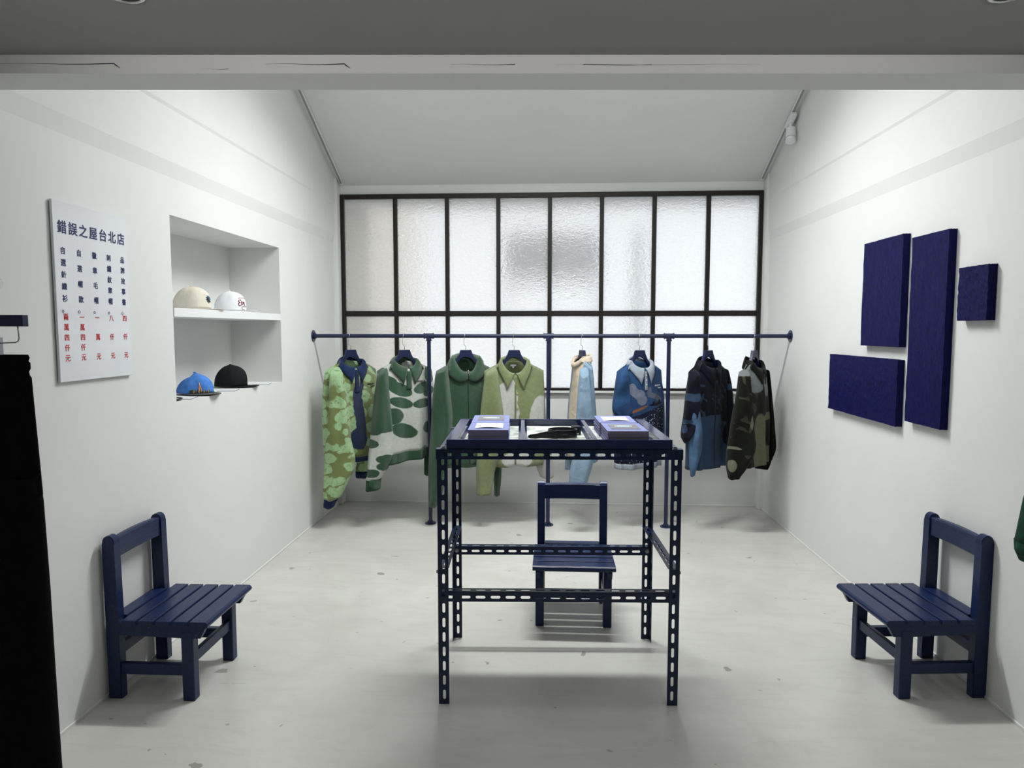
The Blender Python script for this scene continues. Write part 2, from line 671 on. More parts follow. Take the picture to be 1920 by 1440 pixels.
# things outside, seen only as blurs through the hammered glass
M['out_grey'] = simple('outside_grey', (0.16, 0.16, 0.175), 0.8)
M['out_cream'] = simple('outside_cream_wall', (0.80, 0.72, 0.60), 0.9)
M['out_white'] = simple('outside_white_wall', (0.8, 0.8, 0.8), 0.9)
bm = bmesh.new()
box(bm, -0.42, 0.50, 6.75, 7.05, 1.98, 2.42, .02)
for lx in (-.38, .46):
    cyl(bm, (lx, 6.9, -.05), (lx, 6.9, 2.0), .012, None, 8)
cyl(bm, (0.26, 6.74, 2.2), (0.26, 6.76, 2.2), .17, None, 24)
tag(link('air_conditioner', bm, M['out_grey']), 'grey box blurred behind the upper middle frosted panes', 'air conditioner')
bm = bmesh.new()
cyl(bm, (.88, 6.87, -.05), (.88, 6.87, 2.45), .06, None, 16)
tag(link('downpipe', bm, simple('outside_pale_grey', (0.5, 0.5, 0.52), .8)), 'faint grey upright blurred behind the sixth upper pane', 'pipe')
bm = bmesh.new()
box(bm, -2.6, -1.62, 6.2, 8.5, -.1, 3.1)
tag(link('neighbour_wall', bm, M['out_cream']), 'cream wall blurred behind the leftmost panes', 'wall')
bm = bmesh.new()
box(bm, -2.3, 2.3, 5.98, 6.3, 2.585, 2.68)
tag(link('trim_3', bm, M['out_white']), 'white ledge outside over the window head', kind='structure')
bm = bmesh.new()
box(bm, -4, 4, 5.98, 12, -.15, -.05)
tag(link('ground', bm, M['out_white']), 'pale ground outside the window', kind='structure')

# ------------------------------------------------------------------ niche shelf
bm = bmesh.new()
box(bm, -2.142, XL + .004, NICHE[0] + .004, NICHE[1] - .01, 1.562, 1.605, .002)
tag(link('niche_shelf', bm, M['white']), 'thick white shelf board across the wall niche', 'shelf')

# ------------------------------------------------------------------ track lights


def track(x, label):
    t = thing('light_track', label, 'track', (x, 5.80, roofz(5.80) - .002))
    t.rotation_euler = (-math.atan(.47), 0, 0)
    bm = bmesh.new()
    box(bm, -.014, .014, -2.2, 0, -.014, -.002)
    link('rail', bm, M['white'], t)
    bm = bmesh.new()
    box(bm, -.008, .008, -2.19, -.01, -.0155, -.0135)
    link('groove', bm, M['track'], t)
    bm = bmesh.new()
    box(bm, -.015, .015, 0, .012, -.015, -.001)
    link('end_cap', bm, M['white'], t)
    return t


track(-1.735, 'thin pale light track on the sloping ceiling beside the left wall')
track(1.728, 'thin pale light track on the sloping ceiling beside the right wall')
sp = thing('track_spotlight', 'small white spotlight clipped to the right ceiling track', 'spotlight', (1.728, 5.16, roofz(5.16) - .026))
bm = bmesh.new()
box(bm, -.018, .018, -.07, .07, -.032, .0, .004, Matrix.Rotation(-math.atan(.47), 4, 'X'))
link('adapter', bm, M['white'], sp)
bm = bmesh.new()
cyl(bm, (0, 0, -.02), (0, 0, -.075), .011, None, 12)
link('stem', bm, M['white'], sp)
bm = bmesh.new()
cyl(bm, (0.008, .01, -.07), (-.008, -.035, -.165), .034, .034, 24)
link('lamp_head', bm, M['white'], sp, False)
bm = bmesh.new()
cyl(bm, (-.0041, -.024, -.1415), (-.0047, -.0256, -.1448), .0348, None, 24)
link('seam_ring', bm, M['track'], sp)

for nm, x, y, lab in (('downlight', -1.02, 1.667, 'round recessed downlight at the top edge, left in the front ceiling'),
                      ('downlight', 1.10, 1.775, 'round recessed downlight at the top edge, right in the front ceiling')):
    t = thing(nm, lab, 'downlight', (x, y, ZC))
    bm = bmesh.new()
    n = 32
    prof = [(.047, .0), (.047, -.003), (.041, -.004), (.037, .0)]
    rings = [[bm.verts.new((r * math.cos(2 * PI * i / n), r * math.sin(2 * PI * i / n), z)) for i in range(n)] for r, z in prof]
    for a, b in zip(rings, rings[1:]):
        for i in range(n):
            bm.faces.new((a[i], a[(i + 1) % n], b[(i + 1) % n], b[i]))
    link('trim_ring', bm, M['chrome'], t, True)
    bm = bmesh.new()
    cyl(bm, (0, 0, -.0005), (0, 0, -.0015), .038, None, 32)
    link('baffle', bm, M['dark'], t)

# ------------------------------------------------------------------ sign on the left wall
sg = thing('price_sign', 'white acrylic sign with blue and red Chinese lettering on the left wall', 'sign', (XL, 2.648, 1.31))
bm = bmesh.new()
box(bm, .004, .014, -.220, .219, -.004, .660, .0015)
link('board', bm, M['acrylic'], sg)
ROT = (math.radians(90), 0, math.radians(90))


def sig(ch, y, z, size, m, off):
    return text(ch, size, M[m], sg, (.0146, y - 2.648, z - 1.31), ROT, 'lettering', .0003, 0, bold=off)


for i, ch in enumerate('錯誤之屋台北店'):
    sig(ch, 2.474 + i * .0583, 1.8725, .050, 'ink_blue', .0009)
cols = [(2.472, '自選針織衫', '兩萬四仟元'), (2.560, '自選帽款', '一萬四仟元'), (2.649, '徽章毛帽', '一萬元'), (2.738, '刺繡紋章帽', '八仟元'), (2.827, '品牌故事書', '四仟元')]
for y, a, b in cols:
    for i, ch in enumerate(a):
        sig(ch, y, 1.788 - i * (1.788 - 1.613) / (len(a) - 1), .0275, 'ink_blue', .0006)
    sig('○', y - .014, 1.566, .0145, 'ink_blue', .0002)
    for i, ch in enumerate(b):
        sig(ch, y, 1.545 - i * (1.545 - 1.392) / (len(b) - 1), .0275, 'ink_red', .0004)

# ------------------------------------------------------------------ blue relief panels on the right wall


def relief(label, y0, y1, z0, z1, seed):
    o = thing('relief_panel', label, 'wall art', (XR, (y0 + y1) / 2, z0), 0, None)
    bm = bmesh.new()
    box(bm, -.036, -.002, y0 - (y0 + y1) / 2, y1 - (y0 + y1) / 2, 0, z1 - z0)
    bmesh.ops.subdivide_edges(bm, edges=bm.edges[:], cuts=14, use_grid_fill=True)
    rnd = random.Random(seed)
    for v in bm.verts:
        if v.co.x < -.03:
            v.co.x += rnd.uniform(-.0015, .0015)
        v.co.y += rnd.uniform(-.0009, .0009)
        v.co.z += rnd.uniform(-.0009, .0009)
    link('canvas', bm, M['panel'], o, False)
    bm = bmesh.new()
    box(bm, -.003, .0, y0 - (y0 + y1) / 2 + .02, y1 - (y0 + y1) / 2 - .02, .02, z1 - z0 - .02)
    link('backing', bm, M['dark'], o)
    return o


relief('tallest of the four dark blue panels, narrow and upright', 3.155, 3.462, 1.052, 1.941, 1)
relief('upright dark blue rectangular panel, upper left of the four', 3.548, 3.974, 1.412, 1.974, 2)
relief('wide horizontal dark blue panel, lower left of the four', 3.551, 4.388, 1.010, 1.348, 3)
relief('small square dark blue panel, nearest the opening', 2.868, 3.068, 1.538, 1.762, 4)
# ================================================================== CLOTHES RAIL
RY, RZ = 5.2, 1.452
rl = thing('clothes_rail', 'navy pipe clothes rail fixed between the side walls on three posts', 'clothes rail', (0, RY, 0))
bm = bmesh.new()
cyl(bm, (XL + .01, 0, RZ), (XR - .01, 0, RZ), .0148, None, 24)
link('rail', bm, M['rail_blue'], rl, False)
for x, s in ((XL, 1), (XR, -1)):
    bm = bmesh.new()
    cyl(bm, (x, 0, RZ), (x + s * .007, 0, RZ), .044, None, 28)
    cyl(bm, (x + s * .006, 0, RZ), (x + s * .022, 0, RZ), .022, None, 20)
    for k in range(4):
        a = PI / 4 + k * PI / 2
        cyl(bm, (x + s * .006, .032 * math.cos(a), RZ + .032 * math.sin(a)), (x + s * .009, .032 * math.cos(a), RZ + .032 * math.sin(a)), .005, None, 8)
    link('wall_flange', bm, M['rail_blue'], rl)
for x in (-.906, .002, .900):
    bm = bmesh.new()
    cyl(bm, (x, 0, .006), (x, 0, RZ - .012), .0148, None, 24)
    link('post', bm, M['rail_blue'], rl)
    bm = bmesh.new()
    cyl(bm, (x - .036, 0, RZ), (x + .036, 0, RZ), .0195, None, 24)
    for e in (-.034, .034):
        cyl(bm, (x + e - .004, 0, RZ), (x + e + .004, 0, RZ), .0225, None, 24)
    cyl(bm, (x, 0, RZ - .036), (x, 0, RZ), .0195, None, 24)
    cyl(bm, (x, 0, RZ - .038), (x, 0, RZ - .030), .0225, None, 24)
    link('tee_fitting', bm, M['rail_blue'], rl)
    bm = bmesh.new()
    cyl(bm, (x, 0, 0.0), (x, 0, .007), .043, None, 28)
    cyl(bm, (x, 0, .006), (x, 0, .024), .022, .020, 20)
    for k in range(4):
        a = PI / 4 + k * PI / 2
        cyl(bm, (x + .032 * math.cos(a), .032 * math.sin(a), .006), (x + .032 * math.cos(a), .032 * math.sin(a), .009), .005, None, 8)
    link('floor_flange', bm, M['rail_blue'], rl)

# ================================================================== CHAIRS (local: front = -y, width along x)


def make_chair(label):
    t = thing('slatted_chair', label, 'chair', (0, 0, 0), 0, 'small navy slatted wooden chairs')
    m = M['chair_blue']
    for s in (-1, 1):
        # rear post runs up to the backrest with a rounded top
        bm = bmesh.new()
        pts = [(0.0, 0), (-.055, 0), (-.055, .30), (-.050, .640)]
        pts += [(-.025 - .025 * math.cos(a), .648 + .028 * math.sin(a)) for a in (0.3, .8, 1.3, 1.8, 2.3, 2.8)]
        pts += [(0, .640)]
        prism(bm, pts, 'x', s * .189, s * .149)
        bmesh.ops.bevel(bm, geom=[e for e in bm.edges if e.calc_length() > .1 or abs(e.verts[0].co.x - e.verts[1].co.x) < 1e-4], offset=.003, segments=2, affect='EDGES')
        link('leg', bm, m, t)
        bm = bmesh.new()
        box(bm, s * .149, s * .192, -.362, -.312, 0, .287, .005)
        link('leg', bm, m, t)
        # side apron with a cut-back nose
        bm = bmesh.new()
        prism(bm, [(-.055, .285), (-.055, .317), (-.405, .317), (-.412, .300), (-.392, .262), (-.310, .262), (-.055, .270)], 'x', s * .190, s * .168)
        link('apron', bm, m, t)
        bm = bmesh.new()
        box(bm, s * .158, s * .184, -.315, -.050, .102, .147, .003)
        link('stretcher', bm, m, t)
    for y0, y1, z in ((-.352, -.332, .145), (-.040, -.016, .170)):
        bm = bmesh.new()
        box(bm, -.152, .152, y0, y1, z, z + .045, .003)
        link('stretcher', bm, m, t)
    bm = bmesh.new()
    box(bm, -.15, .15, -.040, -.018, .272, .314, .003)
    link('apron', bm, m, t)
    # crest rail, bowed on top and slightly hollowed
    bm = bmesh.new()
    n = 16
    rows = []
    for i in range(n + 1):
        x = -.150 + .300 * i / n
        b = 1 - (2 * i / n - 1) ** 2
        yb = -.018 + .007 * b
        zt = .661 + .003 * b
        rows.append([bm.verts.new(q) for q in ((x, yb - .026, .580), (x, yb - .026, zt - .006), (x, yb - .020, zt), (x, yb - .002, zt), (x, yb + .002, zt - .006), (x, yb + .002, .580))])
    for a, b in zip(rows, rows[1:]):
        for k in range(6):
            bm.faces.new((a[k], a[(k + 1) % 6], b[(k + 1) % 6], b[k]))
    bm.faces.new(rows[0])
    bm.faces.new(rows[-1][::-1])
    link('crest_rail', bm, m, t)
    # six seat slats; the rear one sits between the posts
    w = .0605
    for k in range(6):
        y1 = -.004 - k * (w + .0105)
        y0 = y1 - w
        hx = .148 if k == 0 else .205
        bm = bmesh.new()
        if k == 5:
            prism(bm, [(y1, .316), (y1, .336), (y0 - .002, .336), (y0 - .010, .331), (y0 - .014, .322), (y0 - .010, .313), (y0, .313)], 'x', -hx, hx)
        else:
            box(bm, -hx, hx, y0, y1, .316, .336, .004)
        link('seat_slat', bm, m, t)
        if k:
            for sx in (-.188, .188):
                bm = bmesh.new()
                for f in (.25, .5, .75):
                    cyl(bm, (sx, y0 + w * f, .3355), (sx, y0 + w * f, .3366), .0022, None, 8)
                tag(link('nail_heads', bm, M['dark'], t), kind='stuff')
    return t


ch = make_chair('navy slatted wooden chair on the left, back against the wall under the niche')
ch.location = (-1.783, 2.795, 0)
ch.rotation_euler = (0, 0, math.radians(90))
c2 = copy_tree(ch)
c2['label'] = 'navy slatted wooden chair behind the slotted-steel table'
c2.location = (.135, 3.745, 0)
c2.rotation_euler = (0, 0, math.radians(-.4))
c3 = copy_tree(ch)
c3['label'] = 'navy slatted wooden chair on the right, below the blue wall panels'
c3.location = (1.776, 2.985, 0)
c3.rotation_euler = (0, 0, math.radians(-90 + 4.2))

# ================================================================== SLOTTED STEEL TABLE
TB = thing('slotted_steel_table', 'tall navy display table of bolted slotted steel angles with a wooden tray top', 'table', (.033, 2.955, 0), math.radians(2.2))
PITCH, SL, SW, TK = .0595, .0395, .0115, .002


def flange(bm, L, wid, fn, start=.012, slot=True):
    """a perforated flat strip: fn(u along, v across, w thickness) -> xyz"""
    def V(u, v, w):
        return bm.verts.new(fn(u, v, w))

    def solid(u0, u1, v0, v1):
        a = [V(u, v, w) for u in (u0, u1) for v in (v0, v1) for w in (0, TK)]
        for f in ((0, 1, 3, 2), (4, 6, 7, 5), (0, 4, 5, 1), (2, 3, 7, 6), (0, 2, 6, 4), (1, 5, 7, 3)):
            bm.faces.new([a[i] for i in f])
    n = int((L - start) / PITCH)
    u = 0.0
    end = start + n * PITCH
    if start > 0:
        solid(0, start, 0, wid)
    if L - end > .0005:
        solid(end, L, 0, wid)
    vc = wid * .54
    r = SW / 2
    for k in range(n):
        a, b = start + k * PITCH, start + (k + 1) * PITCH
        c = (a + b) / 2
        sl = []
        for i in range(5):
            t = -PI / 2 + PI * i / 4
            sl.append((c + SL / 2 - r + r * math.cos(t), vc + r * math.sin(t)))
        for i in range(5):
            t = PI / 2 + PI * i / 4
            sl.append((c - SL / 2 + r + r * math.cos(t), vc + r * math.sin(t)))
        ou = [(b, 0), (b, wid * .3), (b, vc), (b, wid * .8), (b, wid), (a, wid), (a, wid * .8), (a, vc), (a, wid * .3), (a, 0)]
        for w in (0, TK):
            A = [V(x, y, w) for x, y in sl]
            B = [V(x, y, w) for x, y in ou]
            for i in range(10):
                j = (i + 1) % 10
                bm.faces.new((A[i], A[j], B[j], B[i]) if w else (A[j], A[i], B[i], B[j]))
        A = [V(x, y, 0) for x, y in sl]
        B = [V(x, y, TK) for x, y in sl]
        for i in range(10):
            j = (i + 1) % 10
            bm.faces.new((A[i], A[j], B[j], B[i]))
        for v in (0, wid):
            q = [V(a, v, 0), V(b, v, 0), V(b, v, TK), V(a, v, TK)]
            bm.faces.new(q)


HX, HY = .4775, .30
mb = M['metal_blue']
for sx in (-1, 1):
    for sy in (-1, 1):
        bm = bmesh.new()
        # face towards / away from the viewer, then the side flange
        flange(bm, 1.033, .042, lambda u, v, w: (sx * (HX - v), sy * (HY - w), u), .010)
        flange(bm, 1.033, .042, lambda u, v, w: (sx * (HX - w), sy * (HY - v), u), .010)
        link('leg', bm, mb, TB, recalc=False)


def beam_x(z, y, L, dirn, x0, wid=.040, proud=0):
    bm = bmesh.new()
    flange(bm, L, wid, lambda u, v, w: (x0 + u, y + w, z - v), .0165)
    flange(bm, L, wid, lambda u, v, w: (x0 + u, y + dirn * v, z - w), .0165)
    return link('crossbeam', bm, mb, TB, recalc=False)


def beam_y(z, x, L, dirn, y0, wid=.040):
    bm = bmesh.new()
    flange(bm, L, wid, lambda u, v, w: (x + w, y0 + u, z - v), .0165)
    flange(bm, L, wid, lambda u, v, w: (x + dirn * v, y0 + u, z - w), .0165)
    return link('side_beam', bm, mb, TB, recalc=False)


beam_x(1.0355, -HY - .0035, .962, 1, -.481)
beam_x(1.0355, HY + .0012, .962, -1, -.481)
beam_y(1.0335, -HX + .003, .59, 1, -.295)
beam_y(1.0335, HX - .005, .59, -1, -.295)
beam_x(.462, -HY + .0035, .948, 1, -.474)
beam_x(.456, HY - .0055, .948, 1, -.474)
beam_y(.560, -HX + .0035, .59, 1, -.295)
beam_y(.560, HX - .0055, .59, -1, -.295)


def bolt(x, y, z, d, m='bolt'):
    bm = bmesh.new()
    d = Vector(d)
    p = Vector((x, y, z))
    cyl(bm, p, p + d * .0025, .0095, .0095, 16)
    cyl(bm, p + d * .002, p + d * .008, .0075, .0060, 6)
    link('bolt', bm, M[m], TB)


for sx in (-1, 1):
    bolt(sx * (HX - .019), HY - .0055, .436, (0, -1, 0))
    bolt(sx * (HX - .019), -HY - .0, .442, (0, -1, 0), 'metal_blue')
    bolt(sx * (HX - .019), -HY - .0035, 1.012, (0, -1, 0), 'metal_blue')
    bolt(sx * HX, -HY + .022, .538, (sx, 0, 0))
    bolt(sx * (HX - .022), -HY + .020, 1.0355, (0, 0, 1))

# tray standing on the steel frame
mt = M['tray_blue']
tr = TB


def tbox(n, *a, m=mt, bev=.0015):
    return boxo(n, *a, m, TB, bev)


tbox('tray_rim', -.440, .440, -.298, -.282, 1.0358, 1.0725)
tbox('tray_rim', -.440, .440, .318, .334, 1.0358, 1.0725)
tbox('tray_rim', -.440, -.396, -.282, .318, 1.0358, 1.0715)
tbox('tray_rim', .396, .440, -.282, .318, 1.0358, 1.0715)
tbox('tray_divider', -.150, -.132, -.282, .318, 1.0358, 1.0705)
tbox('tray_divider', .134, .152, -.282, .318, 1.0358, 1.0705)
tbox('tray_floor', -.396, .396, -.282, .318, 1.0358, 1.0410, bev=0)


def paper_mat():
    t = NT('printed_grey_paper')
    c = t.coord()
    n = t.noise(c, 9, 5, .65, .8)
    t.col(t.ramp(n.outputs['Fac'], [(.38, (.22, .25, .22)), (.5, (.62, .66, .60)), (.62, (.75, .77, .72))]))
    t.b.inputs['Roughness'].default_value = .35
    return t.m


M['paper_print'] = paper_mat()
M['paper'] = simple('white_card', (.78, .78, .80), .5)
M['card_grey'] = simple('grey_card', (.17, .165, .18), .5)
M['card_blue'] = simple('pale_blue_print', (.45, .68, .86), .5)
M['book_cover'] = simple('periwinkle_book_cover', (.20, .23, .50), .45)
M['book_pages'] = simple('grey_page_edges', (.30, .265, .31), .8, .2)
M['ink_pale'] = simple('pale_red_print', (.62, .42, .40), .6)


def on_table(name, label, cat, x, y, z, rz=0, group=None):
    """x, y in the table's own plan, stored as a world position"""
    a = math.radians(2.2)
    return thing(name, label, cat, (.033 + x * math.cos(a) - y * math.sin(a), 2.955 + x * math.sin(a) + y * math.cos(a), z), a + rz, group)


for i, (x0, x1, lab) in enumerate(((-.386, -.160, 'pale printed sheet lining the left compartment of the table tray'),
                                   (-.122, .124, 'pale printed sheet lining the middle compartment of the table tray'),
                                   (.162, .388, 'pale printed sheet lining the right compartment of the table tray'))):
    t = on_table('printed_sheet', lab, 'paper', (x0 + x1) / 2, .018, 1.0412)
    bm = bmesh.new()
    box(bm, -(x1 - x0) / 2, (x1 - x0) / 2, -.282, .282, 0, .0014)
    link('sheet', bm, M['paper_print'], t)

# books
BW, BL, BH = .162, .232, .0118


def make_book():
    t = thing('book', 'x', 'book')
    bm = bmesh.new()
    box(bm, -BW / 2 + .002, BW / 2 - .002, -BL / 2 + .0006, BL / 2 - .002, .0012, BH - .0012)
    link('pages', bm, M['book_pages'], t)
    for z in (0, BH - .0012):
        bm = bmesh.new()
        box(bm, -BW / 2, BW / 2, -BL / 2, BL / 2, z, z + .0012)
        link('cover', bm, M['book_cover'], t)
    bm = bmesh.new()
    box(bm, BW / 2 - .0015, BW / 2, -BL / 2, BL / 2, .0012, BH - .0012)
    link('spine', bm, M['book_cover'], t)
    return t


proto = make_book()
used = False
stacks = [(-.279, -.128, 'front left stack', 1), (-.282, .112, 'rear left stack', 0), (.272, -.150, 'front right stack', 0), (.268, .096, 'rear right stack', 1)]
POS = ['lowest book of the {}', 'second book from the bottom of the {}', 'middle book of the {}', 'fourth book from the bottom of the {}', 'top book of the {}']
rb = random.Random(11)
for sx, sy, nm, white in stacks:
    for k in range(5):
        t = proto if not used else copy_tree(proto)
        used = True
        dx, dy = rb.uniform(-.0015, .0015), rb.uniform(-.002, .002)
        a = math.radians(2.2)
        x, y = sx + dx, sy + dy
        t.location = (.033 + x * math.cos(a) - y * math.sin(a), 2.955 + x * math.sin(a) + y * math.cos(a), 1.0428 + k * (BH + .0002))
        t.rotation_euler = (0, 0, a + math.radians(rb.uniform(-.5, .5)))
        lab = 'periwinkle blue paperback, ' + POS[k].format(nm) + ' on the tray'
        t['label'] = lab
        t['group'] = 'paperbacks stacked on the table tray'
        top = t if k == 4 else None
    z = 1.0428 + 5 * (BH + .0002)
    if white:
        c = on_table('leaflet', 'white printed leaflet lying on the ' + nm + ' of books', 'leaflet', sx, sy, z)
        hw, hl = .056, .070
        bm = bmesh.new()
        n = 8
        g = [[bm.verts.new((-hw + 2 * hw * i / n, -hl + 2 * hl * j / n, .0006 + .004 * (1 - j / n) ** 3 * math.sin(PI * i / n))) for j in range(n + 1)] for i in range(n + 1)]
        for i in range(n):
            for j in range(n):
                bm.faces.new((g[i][j], g[i + 1][j], g[i + 1][j + 1], g[i][j + 1]))
        o = link('sheet', bm, M['paper'], c, recalc=False)
        add_mod_solid(o, .0008, 1)
        bm = bmesh.new()
        for i in range(5):
            x = -.040 + i * .02
            for (j, wd) in ((.045, .004), (.033, .004), (.021, .004), (.004, .005), (-.010, .005)):
                if (i * 7 + int(j * 1000)) % 5 != 1:
                    box(bm, x - wd / 2, x + wd / 2, j - .004, j + .004, .0016, .0019)
        link('print', bm, M['ink_pale'], c)
    else:
        c = on_table('leaflet', 'dark grey card with a pale blue print on the ' + nm + ' of books', 'leaflet', sx, sy, z)
        bm = bmesh.new()
        box(bm, -.058, .058, -.066, .066, .0, .0012)
        link('sheet', bm, M['card_grey'], c)
        bm = bmesh.new()
        box(bm, -.028, .026, -.004, .030, .0012, .0016)
        link('print', bm, M['card_blue'], c)
        bm = bmesh.new()
        box(bm, -.022, .004, .004, .022, .0016, .0019)
        box(bm, .030, .033, -.004, .030, .0012, .0017)
        box(bm, -.035, -.032, -.004, .030, .0012, .0017)
        link('print_block', bm, M['paper'], c)

c = on_table('leaflet', 'dark grey card with a pale blue print before the coiled belt', 'leaflet', .012, -.185, 1.0430)
bm = bmesh.new()
box(bm, -.060, .060, -.075, .055, 0, .0012)
link('sheet', bm, M['card_grey'], c)
bm = bmesh.new()
box(bm, -.022, .026, -.020, .022, .0012, .0016)
link('print', bm, M['card_blue'], c)
c = on_table('leaflet', 'white card lying behind the coiled belt in the middle compartment', 'leaflet', -.045, .20, 1.0430)
bm = bmesh.new()
box(bm, -.040, .070, -.06, .06, 0, .0012)
link('sheet', bm, M['paper'], c)

# coiled leather belt
bt = on_table('belt', 'coiled black leather belt lying in the middle tray compartment', 'belt', 0.0, 0.0, 1.0430)
bm = bmesh.new()
path = []
for (x, y, h, zb) in ((-.118, -.085, .010, .004), (-.110, -.088, .016, .002), (-.090, -.092, .020, .001), (-.065, -.094, .024, .003), (-.040, -.098, .030, .003)):
    path.append((x, y, h, zb))
cx, cy, R = .026, -.040, .060
for i in range(1, 33):
    a = math.radians(-135 + i * 360 / 30)
    rr = R * (1 - .004 * i)
    path.append((cx + rr * 1.08 * math.cos(a), cy + rr * .95 * math.sin(a), .034 if i > 1 else .032, .0015))
rows = []
th2 = .0024
for i, (x, y, h, zb) in enumerate(path):
    a = Vector(path[max(i - 1, 0)][:2])
    b = Vector(path[min(i + 1, len(path) - 1)][:2])
    d = (b - a).normalized()
    nrm = Vector((-d.y, d.x)) * th2
    rows.append([bm.verts.new((x + s * nrm.x, y + s * nrm.y, z)) for s, z in ((-1, zb), (1, zb), (1, zb + h), (-1, zb + h))])
for a, b in zip(rows, rows[1:]):
    for k in range(4):
        bm.faces.new((a[k], a[(k + 1) % 4], b[(k + 1) % 4], b[k]))
bm.faces.new(rows[0])
bm.faces.new(rows[-1][::-1])
link('strap', bm, M['black'], bt)
bm = bmesh.new()
box(bm, .074, .112, .055, .062, .002, .036, .002)
box(bm, .070, .112, .030, .058, .030, .036, .002)
box(bm, .104, .112, .020, .060, .002, .036, .002)
link('buckle', bm, M['black'], bt)
bm = bmesh.new()
for i in range(3):
    cyl(bm, (.030 + .006 * i, cy - R * .95 - .0034, .020), (.030 + .006 * i, cy - R * .95 + .001, .020), .0012, None, 8)
link('rivet', bm, M['chrome'], bt)

# ================================================================== CAPS


def cap(label, loc, rz, mats, h=.128, a=.094, b=.083, front=4.0, back=2.1, bill_len=.072, seams=True, slump=0):
    t = thing('baseball_cap', label, 'cap', loc, rz, 'caps in the wall niche')
    crown_m, bill_m, seam_m = mats
    bm = bmesh.new()
    NU, NV = 48, 14
    rnd = random.Random(hash(label) % 999 if False else len(label))

    def P(u, v):
        f = max(0, math.cos(u))
        ex = back + (front - back) * f
        rad = max(0.0, 1 - v ** ex) ** (1 / 1.75)
        puck = 1 + .012 * math.cos(6 * u + .3) * (1 - v) + .02 * slump * math.sin(5 * u + 4 * v)
        z = h * v * (1 - slump * .18 * (1 - f) * v)
        return Vector((a * rad * puck * math.cos(u), b * rad * puck * math.sin(u), .006 + z))
    rings = []
    for j in range(NV):
        v = j / NV
        rings.append([bm.verts.new(P(2 * PI * i / NU, v ** .8)) for i in range(NU)])
    topv = bm.verts.new((0, 0, .006 + h))
    for j in range(NV - 1):
        for i in range(NU):
            ang = abs(((i + .5) / NU) * 2 * PI - PI)
            if ang < .42 and j < 4 and (ang / .42) ** 2 + (j / 4) ** 2 < 1:
                continue
            bm.faces.new((rings[j][i], rings[j][(i + 1) % NU], rings[j + 1][(i + 1) % NU], rings[j + 1][i]))
    for i in range(NU):
        bm.faces.new((rings[-1][i], rings[-1][(i + 1) % NU], topv))
    o = link('crown', bm, crown_m, t, True, recalc=False)
    add_mod_solid(o, .002)
    # six panel seams
    for k in range(6):
        u = PI / 6 + k * PI / 3 - PI / 6 + PI / 2 * 0
        u = k * PI / 3
        bm = bmesh.new()
        tube(bm, [P(u, (q / 12) ** .8 * .995) for q in range(0 if k != 3 else 5, 13)], .0016, 6)
        link('seam', bm, seam_m, t, True)
    bm = bmesh.new()
    bmesh.ops.create_uvsphere(bm, u_segments=12, v_segments=8, radius=.0075, matrix=Matrix.Translation((0, 0, .007 + h)) @ Matrix.Diagonal((1, 1, .6, 1)))
    link('button', bm, seam_m, t, True)
    for k in range(6):
        p = P(k * PI / 3 + PI / 6, .62)
        nrm = Vector((p.x, p.y, .05)).normalized()
        bm = bmesh.new()
        cyl(bm, p - nrm * .001, p + nrm * .0022, .0042, .0036, 12)
        link('eyelet', bm, seam_m, t)
    # flat bill
    bm = bmesh.new()
    n = 28
    rows = []
    for i in range(n + 1):
        u = math.radians(-80 + 160 * i / n)
        f = math.cos(u)
        inner = Vector((a * .985 * math.cos(u), b * .985 * math.sin(u)))
        outer = Vector((a * math.cos(u) + bill_len * f ** .55, b * 1.02 * math.sin(u)))
        r = []
        for q in range(4):
            p = inner.lerp(outer, q / 3)
            r.append(bm.verts.new((p.x, p.y, .0055 - .010 * (abs(math.sin(u)) ** 2) * (q / 3) * .3)))
        rows.append(r)
    for r1, r2 in zip(rows, rows[1:]):
        for q in range(3):
            bm.faces.new((r1[q], r1[q + 1], r2[q + 1], r2[q]))
    o = link('bill', bm, bill_m, t, True, recalc=False)
    add_mod_solid(o, .0032)
    # strap across the opening
    bm = bmesh.new()
    pts = [Vector((a * 1.0 * math.cos(PI + s), b * math.sin(PI + s), .011)) for s in [-.45 + .09 * i for i in range(11)]]
    rows = [[bm.verts.new(p + Vector((0, 0, z)) + Vector((dx, 0, 0))) for dx, z in ((0, -.006), (0, .006), (.0015, .006), (.0015, -.006))] for p in pts]
    for r1, r2 in zip(rows, rows[1:]):
        for k in range(4):
            bm.faces.new((r1[k], r1[(k + 1) % 4], r2[(k + 1) % 4], r2[k]))
    link('strap', bm, bill_m, t)
    t['P'] = 0
    del t['P']
    return t, P


M['cap_cream'] = simple('cream_cotton', (.70, .66, .57), .9, .2, 0, .06, 30, .2, 300)
M['cap_white'] = simple('white_cotton', (.80, .81, .84), .9, .2, 0, .04, 30, .2, 300)
M['cap_blue'] = simple('sky_blue_cotton', (.075, .22, .62), .9, .2, 0, .15, 30, .3, 200)
M['cap_black'] = simple('black_twill', (.006, .006, .007), .85, .25, 0, .2, 60, .2, 300)
M['bill_grey'] = simple('charcoal_bill', (.10, .10, .095), .8, .2, 0, .1, 60)
M['thread_red'] = simple('dark_red_thread', (.16, .005, .022), .7)
M['thread_black'] = simple('black_thread', (.012, .012, .016), .7)
M['thread_teal'] = simple('blue_thread', (.05, .14, .24), .7)
M['thread_green'] = simple('green_thread', (.02, .10, .035), .7)
M['thread_orange'] = simple('orange_thread', (.75, .30, .12), .7)

SH = 1.6065
caps = {}
cc, P = cap('cream cotton cap with a small blue flower on the upper niche shelf', (-1.950, 3.690, SH), math.radians(14), (M['cap_cream'],) * 3, .124, .098, .088)


